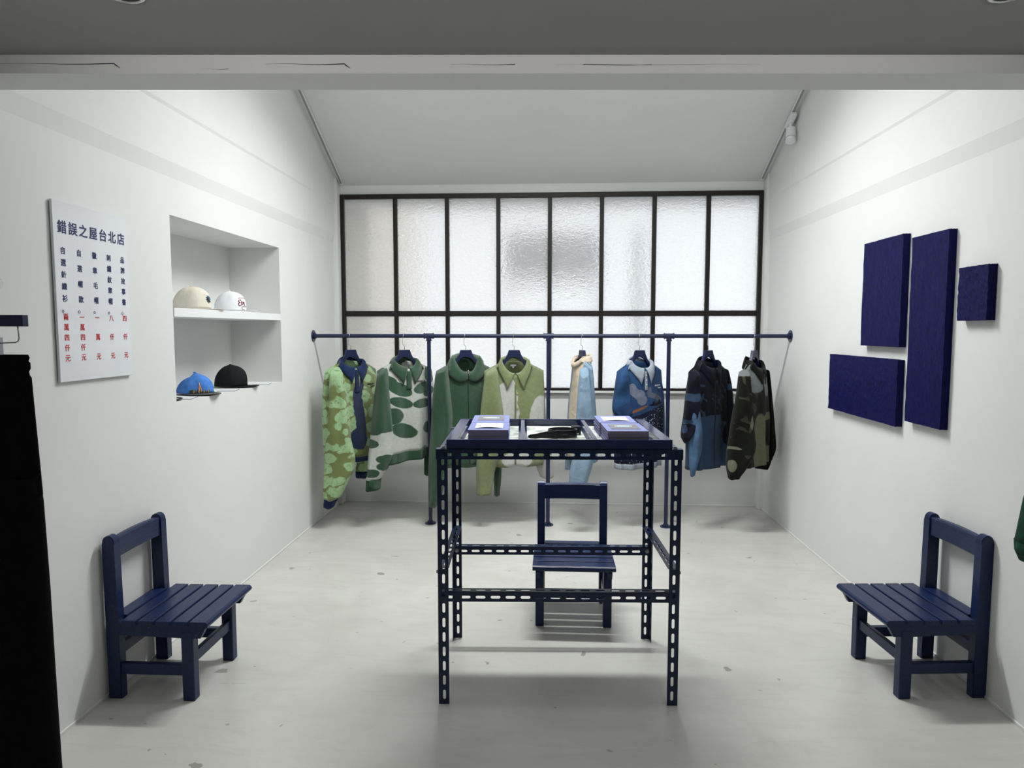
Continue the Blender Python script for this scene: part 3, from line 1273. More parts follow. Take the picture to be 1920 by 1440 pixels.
def petals(parent, P, u0, v0, parts, mats):
    for k, (du, dv, ln, an, m) in enumerate(parts):
        bm = bmesh.new()
        pts = []
        for q in range(6):
            f = q / 5
            pts.append(P(u0 + du + ln * f * math.cos(an) / .09, v0 + dv + ln * f * math.sin(an) / .125) * 1.0)
        pts = [p + Vector((p.x, p.y, 0)).normalized() * .0012 for p in pts]
        tube(bm, pts, [.0012, .0034, .0042, .0040, .003, .0012], 8)
        link('embroidery', bm, M[m], parent, True)


petals(cc, P, -.26, .40, [(0, .02, .022, a, m) for a, m in ((1.9, 'thread_teal'), (1.3, 'thread_teal'), (.7, 'thread_teal'), (2.6, 'thread_black'), (3.3, 'thread_black'), (3.9, 'thread_black'), (4.6, 'thread_black'), (5.4, 'thread_teal'), (0.1, 'thread_teal'))], None)

cw, P = cap('white cotton cap with dark red script lettering on the upper niche shelf', (-1.952, 4.150, SH), math.radians(16), (M['cap_white'],) * 3, .122, .093, .082)


def stroke(parent, P, pts, m, r=.0019):
    """embroidered line, given as (angle, height fraction) on the crown"""
    bm = bmesh.new()
    out = []
    for i in range(len(pts) - 1):
        p0, p1, p2, p3 = pts[max(i - 1, 0)], pts[i], pts[i + 1], pts[min(i + 2, len(pts) - 1)]
        for q in range(6):
            f = q / 6
            u, v = [.5 * (2 * b + (c_ - a_) * f + (2 * a_ - 5 * b + 4 * c_ - d_) * f * f + (3 * b - a_ - 3 * c_ + d_) * f ** 3) for a_, b, c_, d_ in zip(p0, p1, p2, p3)]
            out.append(P(u, max(0, v)))
    out.append(P(*pts[-1]))
    out = [p + Vector((p.x, p.y, 0)).normalized() * .0015 for p in out]
    tube(bm, out, r, 6)
    return link('embroidery', bm, M[m], parent, True)


stroke(cw, P, [(-.62, .52), (-.68, .56), (-.80, .53), (-.83, .46), (-.74, .42), (-.86, .38), (-.86, .30), (-.78, .26), (-.66, .30)], 'thread_red', .0026)   # E
stroke(cw, P, [(-.65, .30), (-.63, .43), (-.59, .47), (-.54, .45)], 'thread_red', .0026)                                                         # r
stroke(cw, P, [(-.52, .30), (-.48, .44), (-.45, .38), (-.40, .46), (-.35, .43), (-.35, .31), (-.30, .30)], 'thread_red', .0026)                    # n
stroke(cw, P, [(-.80, .60), (-.70, .66), (-.50, .65), (-.30, .66), (-.1, .60)], 'thread_red', .0015)
stroke(cw, P, [(-.1, .24), (-.30, .22), (-.50, .22), (-.62, .18), (-.60, .12), (-.45, .08), (-.36, .04)], 'thread_red', .0018)

cb, P = cap('sky blue cap with embroidered orange tower and charcoal bill on the niche floor', (-1.930, 3.660, 1.1505), math.radians(-28), (M['cap_blue'], M['bill_grey'], M['cap_blue']), .108, .098, .090, 3.0, 1.9, .078, slump=1)
stroke(cb, P, [(-.42, .06), (-.40, .55)], 'thread_orange', .003)
stroke(cb, P, [(-.50, .06), (-.43, .35), (-.36, .35), (-.30, .06)], 'thread_orange', .0022)
rg = random.Random(5)
for k in range(22):
    u = -.95 + k * .055
    stroke(cb, P, [(u, .03), (u + .03, .08 + rg.random() * .14)], ('thread_green', 'thread_green', 'thread_red', 'thread_green', 'thread_orange')[k % 5], .0024)
ck, P = cap('black twill cap at the rear of the niche floor', (-1.945, 4.115, 1.1505), math.radians(8), (M['cap_black'],) * 3, .128, .096, .086)


def card(label, x, y, z, rz, w, l, edge=True):
    t = thing('card', label, 'card', (x, y, z), rz, None)
    bm = bmesh.new()
    box(bm, -w / 2, w / 2, -l / 2, l / 2, 0, .0012)
    link('sheet', bm, M['cap_black'], t)
    bm = bmesh.new()
    box(bm, -w / 2 + .0005, w / 2 - .002, -l / 2 + .0005, l / 2 - .002, .0012, .0018)
    link('face', bm, M['paper'], t)
    bm = bmesh.new()
    for k in range(4):
        box(bm, -w / 2 + .01, w / 2 - .02, -l / 2 + .02 + k * .012, -l / 2 + .022 + k * .012, .0018, .0020)
    link('print', bm, M['card_blue'], t)


card('white printed card before the sky blue cap on the niche floor', -1.872, 3.44, 1.1478, .25, .10, .14)
card('white printed card between the sky blue and black caps', -1.862, 3.905, 1.1478, .25, .10, .14)
card('white printed card beyond the black cap on the niche floor', -1.860, 4.375, 1.1478, .25, .10, .14)
t = thing('oval_oddment', 'small black oval dish with a pale inlay at the near corner of the niche', 'dish', (-1.868, 3.318, 1.1478), .3)  # unidentified dark oval item, given a shallow bowl form
bm = bmesh.new()
n = 28
prof = [(.0, .0), (.040, .0), (.046, .010), (.043, .011), (.036, .004), (.0, .004)]
rings = [[bm.verts.new((r * math.cos(2 * PI * i / n), 1.5 * r * math.sin(2 * PI * i / n), z)) for i in range(n)] for r, z in prof[1:-1]]
for a_, b_ in zip(rings, rings[1:]):
    for i in range(n):
        bm.faces.new((a_[i], a_[(i + 1) % n], b_[(i + 1) % n], b_[i]))
bm.faces.new(rings[0][::-1])
bm.faces.new(rings[-1])
link('dish', bm, M['black'], t)
bm = bmesh.new()
rr = [[bm.verts.new((r * math.cos(2 * PI * i / n), 1.5 * r * math.sin(2 * PI * i / n), z)) for i in range(n)] for r, z in ((.028, .0042), (.028, .0062), (.022, .0062), (.022, .0042))]
for a_, b_ in zip(rr, rr[1:]):
    for i in range(n):
        bm.faces.new((a_[i], a_[(i + 1) % n], b_[(i + 1) % n], b_[i]))
link('inlay', bm, M['paper'], t)
SLV = {
    'g1L':(5.03,[(1.239, -1.577, 0.028), (1.176, -1.573, 0.046), (1.016, -1.562, 0.065), (0.856, -1.561, 0.081), (0.695, -1.564, 0.093), (0.533, -1.558, 0.116), (0.452, -1.565, 0.114), (0.37, -1.587, 0.098), (0.248, -1.618, 0.069), (0.231, -1.631, 0.053), (0.166, -1.647, 0.039)]),
    'g1R':(5.34,[(1.22, -1.432, 0.025), (1.072, -1.417, 0.026), (0.818, -1.422, 0.034), (0.605, -1.44, 0.049), (0.424, -1.467, 0.056), (0.377, -1.479, 0.05), (0.325, -1.484, 0.045)]),
    'g2L':(5.05,[(1.223, -1.22, 0.026), (1.176, -1.227, 0.04), (1.016, -1.235, 0.058), (0.856, -1.238, 0.075), (0.735, -1.241, 0.085), (0.614, -1.245, 0.095), (0.532, -1.257, 0.093), (0.451, -1.278, 0.077), (0.398, -1.299, 0.061), (0.382, -1.308, 0.057), (0.3, -1.315, 0.055)]),
    'g2R':(5.33,[(1.242, -0.954, 0.019), (1.075, -0.933, 0.025), (0.823, -0.929, 0.032), (0.526, -0.94, 0.036), (0.355, -0.954, 0.023)]),
    'g3L':(5.12,[(1.253, -0.782, 0.024), (1.213, -0.792, 0.046), (1.132, -0.795, 0.056), (1.012, -0.796, 0.069), (0.85, -0.795, 0.083), (0.687, -0.806, 0.085), (0.524, -0.824, 0.077), (0.359, -0.84, 0.067), (0.215, -0.859, 0.049), (0.153, -0.876, 0.029)]),
    'g3R':(5.29,[(1.213, -0.459, 0.025), (1.039, -0.435, 0.033), (0.831, -0.423, 0.042), (0.496, -0.403, 0.042), (0.327, -0.395, 0.033), (0.2, -0.397, 0.023)]),
    'g4L':(5.13,[(1.237, -0.415, 0.026), (1.173, -0.42, 0.05), (1.012, -0.422, 0.072), (0.851, -0.42, 0.091), (0.689, -0.431, 0.089), (0.525, -0.452, 0.085), (0.443, -0.468, 0.073), (0.361, -0.474, 0.067), (0.258, -0.483, 0.059)]),
    'g4R':(5.27,[(1.231, -0.083, 0.022), (1.166, -0.07, 0.035), (1.001, -0.066, 0.043), (0.836, -0.063, 0.049), (0.67, -0.054, 0.058), (0.503, -0.035, 0.072), (0.42, -0.02, 0.066), (0.353, -0.008, 0.054)]),
    'g5L':(4.98,[(1.293, 0.256, 0.017), (1.224, 0.261, 0.033), (1.069, 0.262, 0.048), (0.875, 0.267, 0.064), (0.6, 0.266, 0.079), (0.482, 0.24, 0.08), (0.391, 0.223, 0.07), (0.355, 0.215, 0.062)]),
    'g5R':(5.42,[(1.275, 0.246, 0.015), (1.157, 0.236, 0.025), (0.819, 0.201, 0.038), (0.52, 0.173, 0.034), (0.391, 0.168, 0.032)]),
    'g6L':(5.08,[(1.235, 0.554, 0.025), (1.18, 0.547, 0.045), (1.022, 0.543, 0.062), (0.923, 0.544, 0.074), (0.884, 0.553, 0.07), (0.868, 0.561, 0.039)]),
    'g6l':(5.09,[(1.021, 0.515, 0.029), (0.942, 0.506, 0.031), (0.783, 0.522, 0.033), (0.583, 0.548, 0.03), (0.495, 0.551, 0.02)]),
    'g6R':(5.31,[(1.215, 0.837, 0.02), (1.002, 0.867, 0.022), (0.755, 0.877, 0.024), (0.547, 0.874, 0.027)]),
    'g7L':(5.07,[(1.237, 1.057, 0.023), (1.182, 1.056, 0.04), (1.026, 1.051, 0.056), (0.868, 1.045, 0.062), (0.77, 1.024, 0.054), (0.71, 1.005, 0.035), (0.675, 1.002, 0.012)]),
    'g7l':(5.09,[(0.945, 1.065, 0.037), (0.827, 1.069, 0.047), (0.755, 1.073, 0.052), (0.628, 1.075, 0.049), (0.509, 1.064, 0.031), (0.433, 1.06, 0.018)]),
    'g7R':(5.33,[(1.228, 1.36, 0.016), (1.085, 1.384, 0.02), (0.921, 1.392, 0.032), (0.755, 1.372, 0.049), (0.631, 1.362, 0.053), (0.581, 1.349, 0.034)]),
    'g8L':(5.02,[(1.263, 1.409, 0.023), (1.206, 1.41, 0.038), (1.032, 1.409, 0.055), (0.877, 1.402, 0.074), (0.721, 1.404, 0.095), (0.643, 1.402, 0.103), (0.564, 1.387, 0.093), (0.486, 1.368, 0.069), (0.419, 1.353, 0.04)]),
    'g8R':(5.37,[(1.227, 1.681, 0.016), (1.001, 1.708, 0.016), (0.752, 1.715, 0.032), (0.586, 1.72, 0.041), (0.501, 1.679, 0.055), (0.476, 1.67, 0.061), (0.426, 1.655, 0.049)]),
}
# ================================================================== GARMENTS ON THE RAIL


def lit(r, g, b, k=1.75):
    m = (r + g + b) / 3
    c = srgb(*[max(1, m + (q - m) * .82) for q in (r, g, b)])
    k *= .54 if max(r, g, b) < 170 else .68
    return tuple(min(.85, x * k) for x in c)


def knit(name, base, layers=(), fuzz=.5, rib=False, fine=260, streak=.12, back=None, nz=3.0):
    """layers: (colour, blob list, edge wobble)"""
    t = NT(name)
    c = t.coord()
    mott = t.noise(c, 45, 5, .7)
    col = base if not callable(base) else base(t, c)
    if isinstance(col, tuple):
        col = t.mix(t.ramp(mott.outputs['Fac'], [(.3, (0, 0, 0)), (.7, (1, 1, 1))]), tuple(x * (1 - streak) for x in col), tuple(min(1, x * (1 + streak)) for x in col))
    for lay in layers:
        colr, lst, wob = lay[:3]
        w = t.warp(c, lay[3] if len(lay) > 3 else 25, wob)
        k = t.blobs(w, lst, .04)
        colr2 = t.mix(t.ramp(mott.outputs['Fac'], [(.3, (0, 0, 0)), (.7, (1, 1, 1))]), tuple(x * (1 - streak) for x in colr), tuple(min(1, x * (1 + streak)) for x in colr))
        col = t.mix(k, col, colr2)
    t.col(col)
    t.b.inputs['Roughness'].default_value = .95
    t.b.inputs['Specular IOR Level'].default_value = .1
    t.b.inputs['Sheen Weight'].default_value = .35 * fuzz
    t.b.inputs['Sheen Roughness'].default_value = .5
    if rib:
        wv = t.n('ShaderNodeTexWave', wave_type='BANDS', bands_direction='X')
        wv.inputs['Scale'].default_value = 60
        t.l(c, wv.inputs['Vector'])
        t.bump(wv.outputs['Fac'], .8, .004)
    else:
        mp = t.n('ShaderNodeMapping')
        mp.inputs['Scale'].default_value = (1, 1, 2.2)
        t.l(c, mp.inputs['Vector'])
        n1 = t.noise(mp.outputs[0], fine, 3, .7)
        n2 = t.noise(c, 9, 3, .5, .6)
        t.bump(t.math('ADD', t.math('MULTIPLY', n1.outputs['Fac'], fuzz), t.math('MULTIPLY', n2.outputs['Fac'], 2.2)), .7, .010)
    return t.m


def make_hanger(label, x, ang, rz=RZ, ry=RY, col='hanger_blue', half=.165):
    h = thing('clothes_hanger', label, 'hanger', (x, ry, rz), ang, None)
    bm = bmesh.new()
    top = [(-.040, -.106), (.040, -.106), (.052, -.140), (.074, -.180), (.092, -.208), (.13, -.232), (half - .01, -.258), (half, -.270)]
    bot = [(half - .006, -.282), (half - .03, -.276), (.115, -.254), (.078, -.222), (.062, -.196), (.045, -.172), (.018, -.158), (-.018, -.158), (-.045, -.172), (-.062, -.196), (-.078, -.222), (-.115, -.254), (-half + .03, -.276), (-half + .006, -.282)]
    lt = [(-half, -.270), (-half + .01, -.258), (-.13, -.232), (-.092, -.208), (-.074, -.180), (-.052, -.140)]
    prism(bm, top + bot + lt, 'y', -.010, .010)
    bmesh.ops.triangulate(bm, faces=[f for f in bm.faces if len(f.verts) > 4])
    link('hanger_body', bm, M[col], h)
    bm = bmesh.new()
    R = .0172
    pts = [(0, 0, -.104), (0, 0, -.074), (-.004, -.004, -.071), (-.010, -.012, -.069), (-.011, -R, -.064), (-.011, -R, -.03), (-.006, -R, -.004)]
    for k in range(0, 10):
        a = PI - k * (PI * 1.15) / 9
        pts.append((-.004 * (1 - k / 9), R * math.cos(a), R * math.sin(a)))
    # the hook swivels: it stays square to the rail whatever way the shoulders turn
    ca, sa = math.cos(-ang), math.sin(-ang)
    pts = [(x_ * ca - y_ * sa, x_ * sa + y_ * ca, z_) for x_, y_, z_ in pts]
    tube(bm, pts, .0018, 8)
    link('hook', bm, M['chrome'], h, True)
    return h


def lerp_rings(rings, step=.018):
    """densify (z, x, y, hx, hy) rings with a Catmull-Rom curve"""
    out = []
    n = len(rings)
    for i in range(n - 1):
        p0, p1, p2, p3 = rings[max(i - 1, 0)], rings[i], rings[i + 1], rings[min(i + 2, n - 1)]
        k = max(1, int(abs(p2[0] - p1[0]) / step))
        for q in range(k):
            f = q / k
            r = []
            for a, b, c, d in zip(p0, p1, p2, p3):
                r.append(.5 * (2 * b + (c - a) * f + (2 * a - 5 * b + 4 * c - d) * f * f + (3 * b - a - 3 * c + d) * f ** 3))
            r[0] = p1[0] + (p2[0] - p1[0]) * f
            out.append(tuple(r))
    out.append(rings[-1])
    return out


def sleeve(parent, rings, mat, name='sleeve', cap_top=True, seed=0, fold=.010, n=28, flare=1.0):
    R = lerp_rings(rings)
    rnd = random.Random(seed)
    ph = [rnd.uniform(0, 6.28) for _ in range(4)]
    bm = bmesh.new()
    vs = []
    tot = abs(R[-1][0] - R[0][0]) + 1e-6
    for j, (z, x, y, hx, hy) in enumerate(R):
        f = abs(z - R[0][0]) / tot
        row = []
        for i in range(n):
            u = 2 * PI * i / n
            w = fold * min(1, f * 4) * (math.sin(3 * u + ph[0] + 3 * f) + .6 * math.sin(5 * u + ph[1] - 5 * f) + .8 * math.sin(14 * f + ph[2] + u))
            k = min(1, hx / .05)
            cx = math.copysign(abs(math.cos(u)) ** .85, math.cos(u))
            cy = math.copysign(abs(math.sin(u)) ** .85, math.sin(u))
            row.append(bm.verts.new((x + (hx - .002) * cx, y + (hy + w * k) * cy, z + .004 * math.sin(2 * u + ph[3]) * f)))
        vs.append(row)
    for a, b in zip(vs, vs[1:]):
        for i in range(n):
            bm.faces.new((a[i], a[(i + 1) % n], b[(i + 1) % n], b[i]))
    if cap_top:
        t = bm.verts.new((R[0][1], R[0][2], R[0][0] + .012))
        for i in range(n):
            bm.faces.new((vs[0][(i + 1) % n], vs[0][i], t))
    o = link(name, bm, mat, parent, True, recalc=True)
    add_mod_solid(o, .004, -1)
    return o


def world_rings(parent, key, hy, top=None, dy=0):
    """measured sleeve centre lines, brought into the garment's own coordinates"""
    Y, L = SLV[key]
    loc, a = parent.location, parent.rotation_euler.z
    ca, sa = math.cos(-a), math.sin(-a)
    out = []
    for i, (z, x, hx) in enumerate(L):
        h = hy if not isinstance(hy, (list, tuple)) else hy[0] + (hy[1] - hy[0]) * i / (len(L) - 1)
        h = min(h, max(.018, hx * 1.4))
        out.append((z, x, Y + dy, hx, h))
    return out, loc, a


class Shirt:
    def __init__(s, name, label, cat, x, ang, sh=.225, hem=-.93, w=.255, wh=.235, d=.075, dh=.085, ry=RY, rz=RZ, zs=-.262, zn=-.172, dip=.075, seed=1, group=None, hemskew=0.0, fold=.016, neck=.088):
        s.o = thing(name, label, cat, (x, ry, rz), ang, group)
        s.sh, s.hem, s.w, s.wh, s.d, s.dh = sh, hem, w, wh, d, dh
        s.zs, s.zn, s.dip, s.seed, s.ang = zs, zn, dip, seed, ang
        s.skew, s.fold, s.neck = hemskew, fold, neck
        r = random.Random(seed)
        s.ph = [r.uniform(0, 6.28) for _ in range(4)]

    def ztop(s, x, front):
        ax = min(1, abs(x) / s.sh)
        z = s.zs + (s.zn - s.zs) * (1 - ax ** 1.25)
        if abs(x) < s.neck:
            k = 1 - (abs(x) / s.neck) ** 2
            z = z - (s.dip if front else .012) * k
        return z

    def pt(s, u, v, off=0.0):
        cu, su = math.cos(u), math.sin(u)
        front = su < 0
        vv = max(0, v)
        e = vv ** 3
        wmid = s.wh + (s.w - s.wh) * math.sin(min(1, vv * 1.25) * PI / 2)
        w = wmid * (1 - e) + s.sh * e
        d = s.dh + (s.d - s.dh) * vv
        x = w * math.copysign(abs(cu) ** .9, cu)
        xt = s.sh * cu
        nd = .011 + (.052 * max(0, 1 - (xt / (s.neck * 1.25)) ** 2))
        dd = d * (1 - vv ** 5) + nd * vv ** 5
        f = s.fold * (1 - vv) * (math.sin(7 * u + s.ph[0]) + .6 * math.sin(11 * u + s.ph[1] + 2 * vv)) + .3 * s.fold * math.sin(9 * vv + s.ph[2] + 3 * cu)
        y = math.copysign(abs(su) ** .75, su) * (dd + off) + (f * abs(su) * (1 - vv ** 6))
        zt = s.ztop(xt, front)
        hem = s.hem + s.skew * cu
        z = hem + (zt - hem) * v
        return Vector((x * (1 + off * 1.5), y, z))

    def shell(s, v0, v1, mat, name='body', nv=26, nu=72, off=0.0, u0=0, u1=2 * PI, parent=None, thick=.005):
        bm = bmesh.new()
        closed = abs(u1 - u0 - 2 * PI) < 1e-6
        m = nu if closed else nu + 1
        g = [[bm.verts.new(s.pt(u0 + (u1 - u0) * i / nu, v0 + (v1 - v0) * j / nv, off)) for i in range(m)] for j in range(nv + 1)]
        for j in range(nv):
            for i in range(nu):
                k = (i + 1) % m
                bm.faces.new((g[j][i], g[j][k], g[j + 1][k], g[j + 1][i]))
        o = link(name, bm, mat, parent or s.o, True, recalc=False)
        add_mod_solid(o, thick, 0)
        return o

    def front_uv(s, x, z):
        """surface parameters of a front point"""
        u, v = -PI / 2, .5
        for _ in range(14):
            p = s.pt(u, v)
            v += (z - p.z) / (s.zn - s.hem)
            u += (x - p.x) / max(.08, s.w)
            v = max(-.05, min(1, v))
            u = max(-PI + .05, min(-.05, u))
        return u, v

    def strip(s, x0, x1, z0, z1, mat, name, off=.005, parent=None, nx=3, nz=16, thick=.004, slant=0):
        bm = bmesh.new()
        g = []
        for j in range(nz + 1):
            z = z0 + (z1 - z0) * j / nz
            row = []
            for i in range(nx + 1):
                x = x0 + (x1 - x0) * i / nx + slant * j / nz
                u, v = s.front_uv(x, z)
                p = s.pt(u, v)
                row.append(bm.verts.new((x, p.y - off, z)))
            g.append(row)
        for j in range(nz):
            for i in range(nx):
                bm.faces.new((g[j][i], g[j][i + 1], g[j + 1][i + 1], g[j + 1][i]))
        o = link(name, bm, mat, parent or s.o, True, recalc=False)
        add_mod_solid(o, thick, 0)
        return o

    def front_y(s, x, z):
        u, v = s.front_uv(x, z)
        return s.pt(u, v).y

    def words(s, lines, x, z, size, mat, parent=None):
        for k, (ln, sz, dx) in enumerate(lines):
            zz = z - k * size * 1.05
            y = s.front_y(x, zz)
            y2 = s.front_y(x + .04, zz)
            y1 = s.front_y(x - .04, zz)
            a = math.atan2(y2 - y1, .08)
            text(ln, size * sz, mat, parent or s.o, (x + dx, y - .008, zz), (math.radians(90), 0, a), 'embroidered_lettering', .0008, .0004)

    def collar(s, mat, width=.062, point=.105, roll=.012, spread=.035, name='collar', gap=.04, thick=.005, backw=None, out=1.0):
        """flat knitted collar with two points"""
        bm = bmesh.new()
        n, mrow = 40, 5
        g = []
        nk = s.neck
        for i in range(n + 1):
            q = -1 + 2 * i / n                       # -1 = left front point, 0 = nape
            a = q * (PI - gap)
            sx, cy = math.sin(a), math.cos(a)
            fr = max(0, -cy)
            N = Vector((nk * 1.02 * sx, .058 * cy, 0))
            zr = s.zs + (s.zn - s.zs) * (1 - (abs(N.x) / s.sh) ** 1.25)
            N.z = zr + .012 - s.dip * (fr ** 1.6) * 1.0
            front = abs(q) ** 5
            wd = (backw or width) * (1 - abs(q) ** 2) + (width + (point - width) * front) * abs(q) ** 2
            dirv = Vector((sx * (.62 - .30 * front) * out, cy * .30, 0))
            dirv.x += math.copysign(spread / width * front * .5, sx)
            row = []
            for k in range(mrow + 1):
                t = k / mrow
                p = N + dirv * wd * t
                drop = wd * (.10 * t + .72 * t * t * (1 if fr < .05 else 1)) if fr < .2 else wd * t * (.25 + .75 * fr)
                p.z = N.z + roll * math.sin(min(1, t * 2.2) * PI) * (1 - .5 * fr) - drop
                # lie on the shoulders and chest
                if cy < .2:
                    uy = s.front_y(max(-s.sh * .95, min(s.sh * .95, p.x)), min(p.z, s.zn - .01)) - .010 - .006 * math.sin(t * PI)
                    p.y = min(N.y, uy) if t > .35 else N.y + (min(N.y, uy) - N.y) * (t / .35)
                else:
                    p.y = N.y + .012 * t
                row.append(bm.verts.new(p))
            g.append(row)
        for a, b in zip(g, g[1:]):
            for k in range(mrow):
                bm.faces.new((a[k], a[k + 1], b[k + 1], b[k]))
        o = link(name, bm, mat, s.o, True, recalc=False)
        add_mod_solid(o, thick, 0)
        return o

    def arm(s, key, mat, hy=.05, cuff=None, ncuff=1, name='sleeve', cap=True, seed=2, fold=.010, dy=0):
        rings, loc, a = world_rings(s.o, key, hy, dy=dy)
        ca, sa = math.cos(-a), math.sin(-a)

        def build(rs, m, nm, cp, parent):
            o = sleeve(parent, rs, m, nm, cp, seed, fold)
            # from world to the garment's own coordinates
            me = o.data
            for v in me.vertices:
                x, y, z = v.co.x - loc.x, v.co.y - loc.y, v.co.z - loc.z
                lx, ly = x * ca - y * sa, x * sa + y * ca
                # the sleeve head follows the shoulder seam
                ax = abs(lx)
                ln = s.zs + (s.zn - s.zs) * (1 - (ax / s.sh) ** 1.25) if ax < s.sh else s.zs - (ax - s.sh) * 1.1
                ln += .012 - .35 * (ly * ly + .0006) ** .5
                k = .014
                dz = (z - ln) / k
                if dz > -8:
                    z = z - k * math.log(1 + math.exp(min(dz, 30)))
                v.co = (lx, ly, z)
            return o
        if cuff:
            o = build(rings[:len(rings) - ncuff], mat, name, cap, s.o)
            c = rings[len(rings) - ncuff - 1:]
            build(c, cuff, 'cuff', False, s.o)
        else:
            o = build(rings, mat, name, cap, s.o)
        return o


D = math.radians
GROUP = None

# ---- 1 olive sweater with lily-pad pattern, navy collar
OL, LG, NV = lit(125, 138, 72), lit(150, 188, 132), lit(28, 48, 92)


def lily(t, c):
    w = t.warp(c, 14, .05)
    v = t.n('ShaderNodeTexVoronoi')
    v.inputs['Scale'].default_value = 11
    mp = t.n('ShaderNodeMapping')
    mp.inputs['Scale'].default_value = (.9, .9, 1.25)
    t.l(w, mp.inputs['Vector'])
    t.l(mp.outputs[0], v.inputs['Vector'])
    pad = t.ramp(v.outputs['Distance'], [(.56, (1, 1, 1)), (.62, (0, 0, 0))])
    n = t.noise(c, 5, 2)
    keep = t.ramp(n.outputs['Fac'], [(.30, (0, 0, 0)), (.36, (1, 1, 1))])
    k = t.math('MULTIPLY', pad, keep)
    base = t.mix(k, OL, LG)
    core = t.ramp(v.outputs['Distance'], [(.0, (1, 1, 1)), (.10, (1, 1, 1)), (.13, (0, 0, 0))])
    base = t.mix(t.math('MULTIPLY', t.math('MULTIPLY', core, k), .6), base, lit(85, 125, 75))
    vein = t.noise(t.warp(c, 30, .03), 45, 2)
    base = t.mix(t.math('MULTIPLY', t.ramp(vein.outputs['Fac'], [(.55, (0, 0, 0)), (.62, (1, 1, 1))]), .35), base, lit(105, 150, 90))
    return base


m1 = knit('lily_pad_knit', lily, [(NV, [(.015, -.60, .045, .24, -6), (.03, -.42, .02, .10, 10), (.005, -.78, .07, .09, 0)], .03)], .8)
m1s = knit('lily_pad_sleeve_knit', lily, [], .8)
mnv = knit('navy_rib', NV, [], .2, True)
s1 = Shirt('knit_sweater', 'olive sweater with pale green lily pads and navy collar, leftmost on the rail', 'sweater', -1.510, D(50), sh=.225, hem=-.925, seed=3, hemskew=.0)
s1.shell(0, 1, m1)
s1.shell(-.055, 0.0, mnv, 'hem_band', 4)
s1.arm('g1L', m1s, .070, mnv, 1, seed=4)
s1.arm('g1R', m1s, .05, mnv, 1, seed=5)
s1.collar(knit('navy_collar_knit', NV, [], .3), .070, .125, spread=.045)
s1.strip(-.017, .017, -.43, -.255, mnv, 'placket', .006)
s1.words([('OPPORTUNE', 1, 0), ('STORE', .7, .02)], .125, -.375, .016, M['ink_blue']) if False else None
make_hanger('navy wooden hanger inside the lily-pad sweater', -1.510, D(50))

# ---- 2 white and dark green brushed sweater
GR, WH = lit(42, 88, 56, 1.6), lit(190, 195, 186, 1.5)
b2 = [(-.075, -.40, .105, .048, 22), (.12, -.395, .085, .042, -14), (.175, -.425, .055, .035, -25), (-.07, -.50, .095, .040, 14), (.11, -.515, .088, .036, -4),
      (-.135, -.60, .085, .062, 0), (.245, -.60, .06, .06, 0), (-.05, -.715, .105, .055, 16), (.19, -.70, .085, .05, -4), (-.15, -.335, .06, .035, 20), (.20, -.29, .05, .075, 14), (-.20, -.27, .03, .05, 0),
      (.24, -.80, .05, .08, 0)]
m2 = knit('dark_green_blob_knit', WH, [(GR, b2, .008)], 1.0)
m2s = knit('dark_green_blob_sleeve', WH, [(GR, [(-.25, -.40, .2, .245, 0), (-.22, -.60, .075, .05, 0), (-.29, -.685, .06, .05, 0), (-.22, -.66, .16, .055, 0), (-.305, -.80, .05, .035, 0), (-.20, -.915, .075, .036, 3), (-.20, -.965, .075, .036, -3), (-.30, -1.02, .05, .032, 0), (.26, -.5, .09, .09, 0), (.26, -.75, .08, .05, 0)], .008)], 1.0)
mgr = knit('dark_green_rib', GR, [], .4, True)
mgf = knit('dark_green_fuzz', GR, [], 1.1)
s2 = Shirt('knit_sweater', 'white fuzzy sweater with dark green rounded patches and green collar', 'sweater', -1.094, D(38), sh=.228, hem=-.875, seed=8, hemskew=.02, fold=.019)
s2.shell(0, 1, m2)
s2.shell(-.115, 0.0, mgr, 'hem_band', 5)
s2.arm('g2L', m2s, .065, mgr, 1, seed=6)
s2.arm('g2R', m2s, .05, mgr, 1, seed=7)
s2.collar(mgf, .080, .130, roll=.016, spread=.05, thick=.012)
s2.strip(-.020, .020, -.40, -.265, mgf, 'placket', .007, thick=.008)
make_hanger('navy wooden hanger inside the white sweater with green patches', -1.094, D(38))

# ---- 3 dark green zip hoodie
DG = lit(36, 84, 52, 1.6)
m3 = knit('dark_green_hoodie_knit', DG, [], 1.2, streak=.2)
s3 = Shirt('hooded_jacket', 'plain dark green fuzzy hooded zip jacket', 'jacket', -.625, D(20), sh=.225, w=.238, wh=.22, d=.065, hem=-.975, seed=12, dip=.125, fold=.017)
s3.shell(0, 1, m3)
s3.shell(-.02, 0.0, knit('hoodie_rib', DG, [], .4, True), 'hem_band', 2)
s3.arm('g3L', m3, .062, seed=9)
s3.arm('g3R', m3, .045, seed=10, dy=.03)
s3.collar(m3, .050, .030, roll=.034, spread=.0, name='hood', thick=.024, gap=.05, backw=.16)
s3.strip(-.0035, .0035, -.96, -.275, M['dark'], 'zip', .004, nx=1, nz=24, thick=.002)
yz = s3.front_y(0, -.30)
bm = bmesh.new()
cyl(bm, (-.004, yz - .016, -.262), (.004, yz - .016, -.262), .008, None, 12)
for k, z in enumerate((-.276, -.290, -.304, -.318)):
    bmesh.ops.create_uvsphere(bm, u_segments=8, v_segments=6, radius=.0055, matrix=Matrix.Translation((.002 + .004 * k, yz - .018, z)))
link('zip_pull', bm, M['chrome'], s3.o, True)
make_hanger('navy wooden hanger inside the dark green hooded jacket', -.625, D(18))

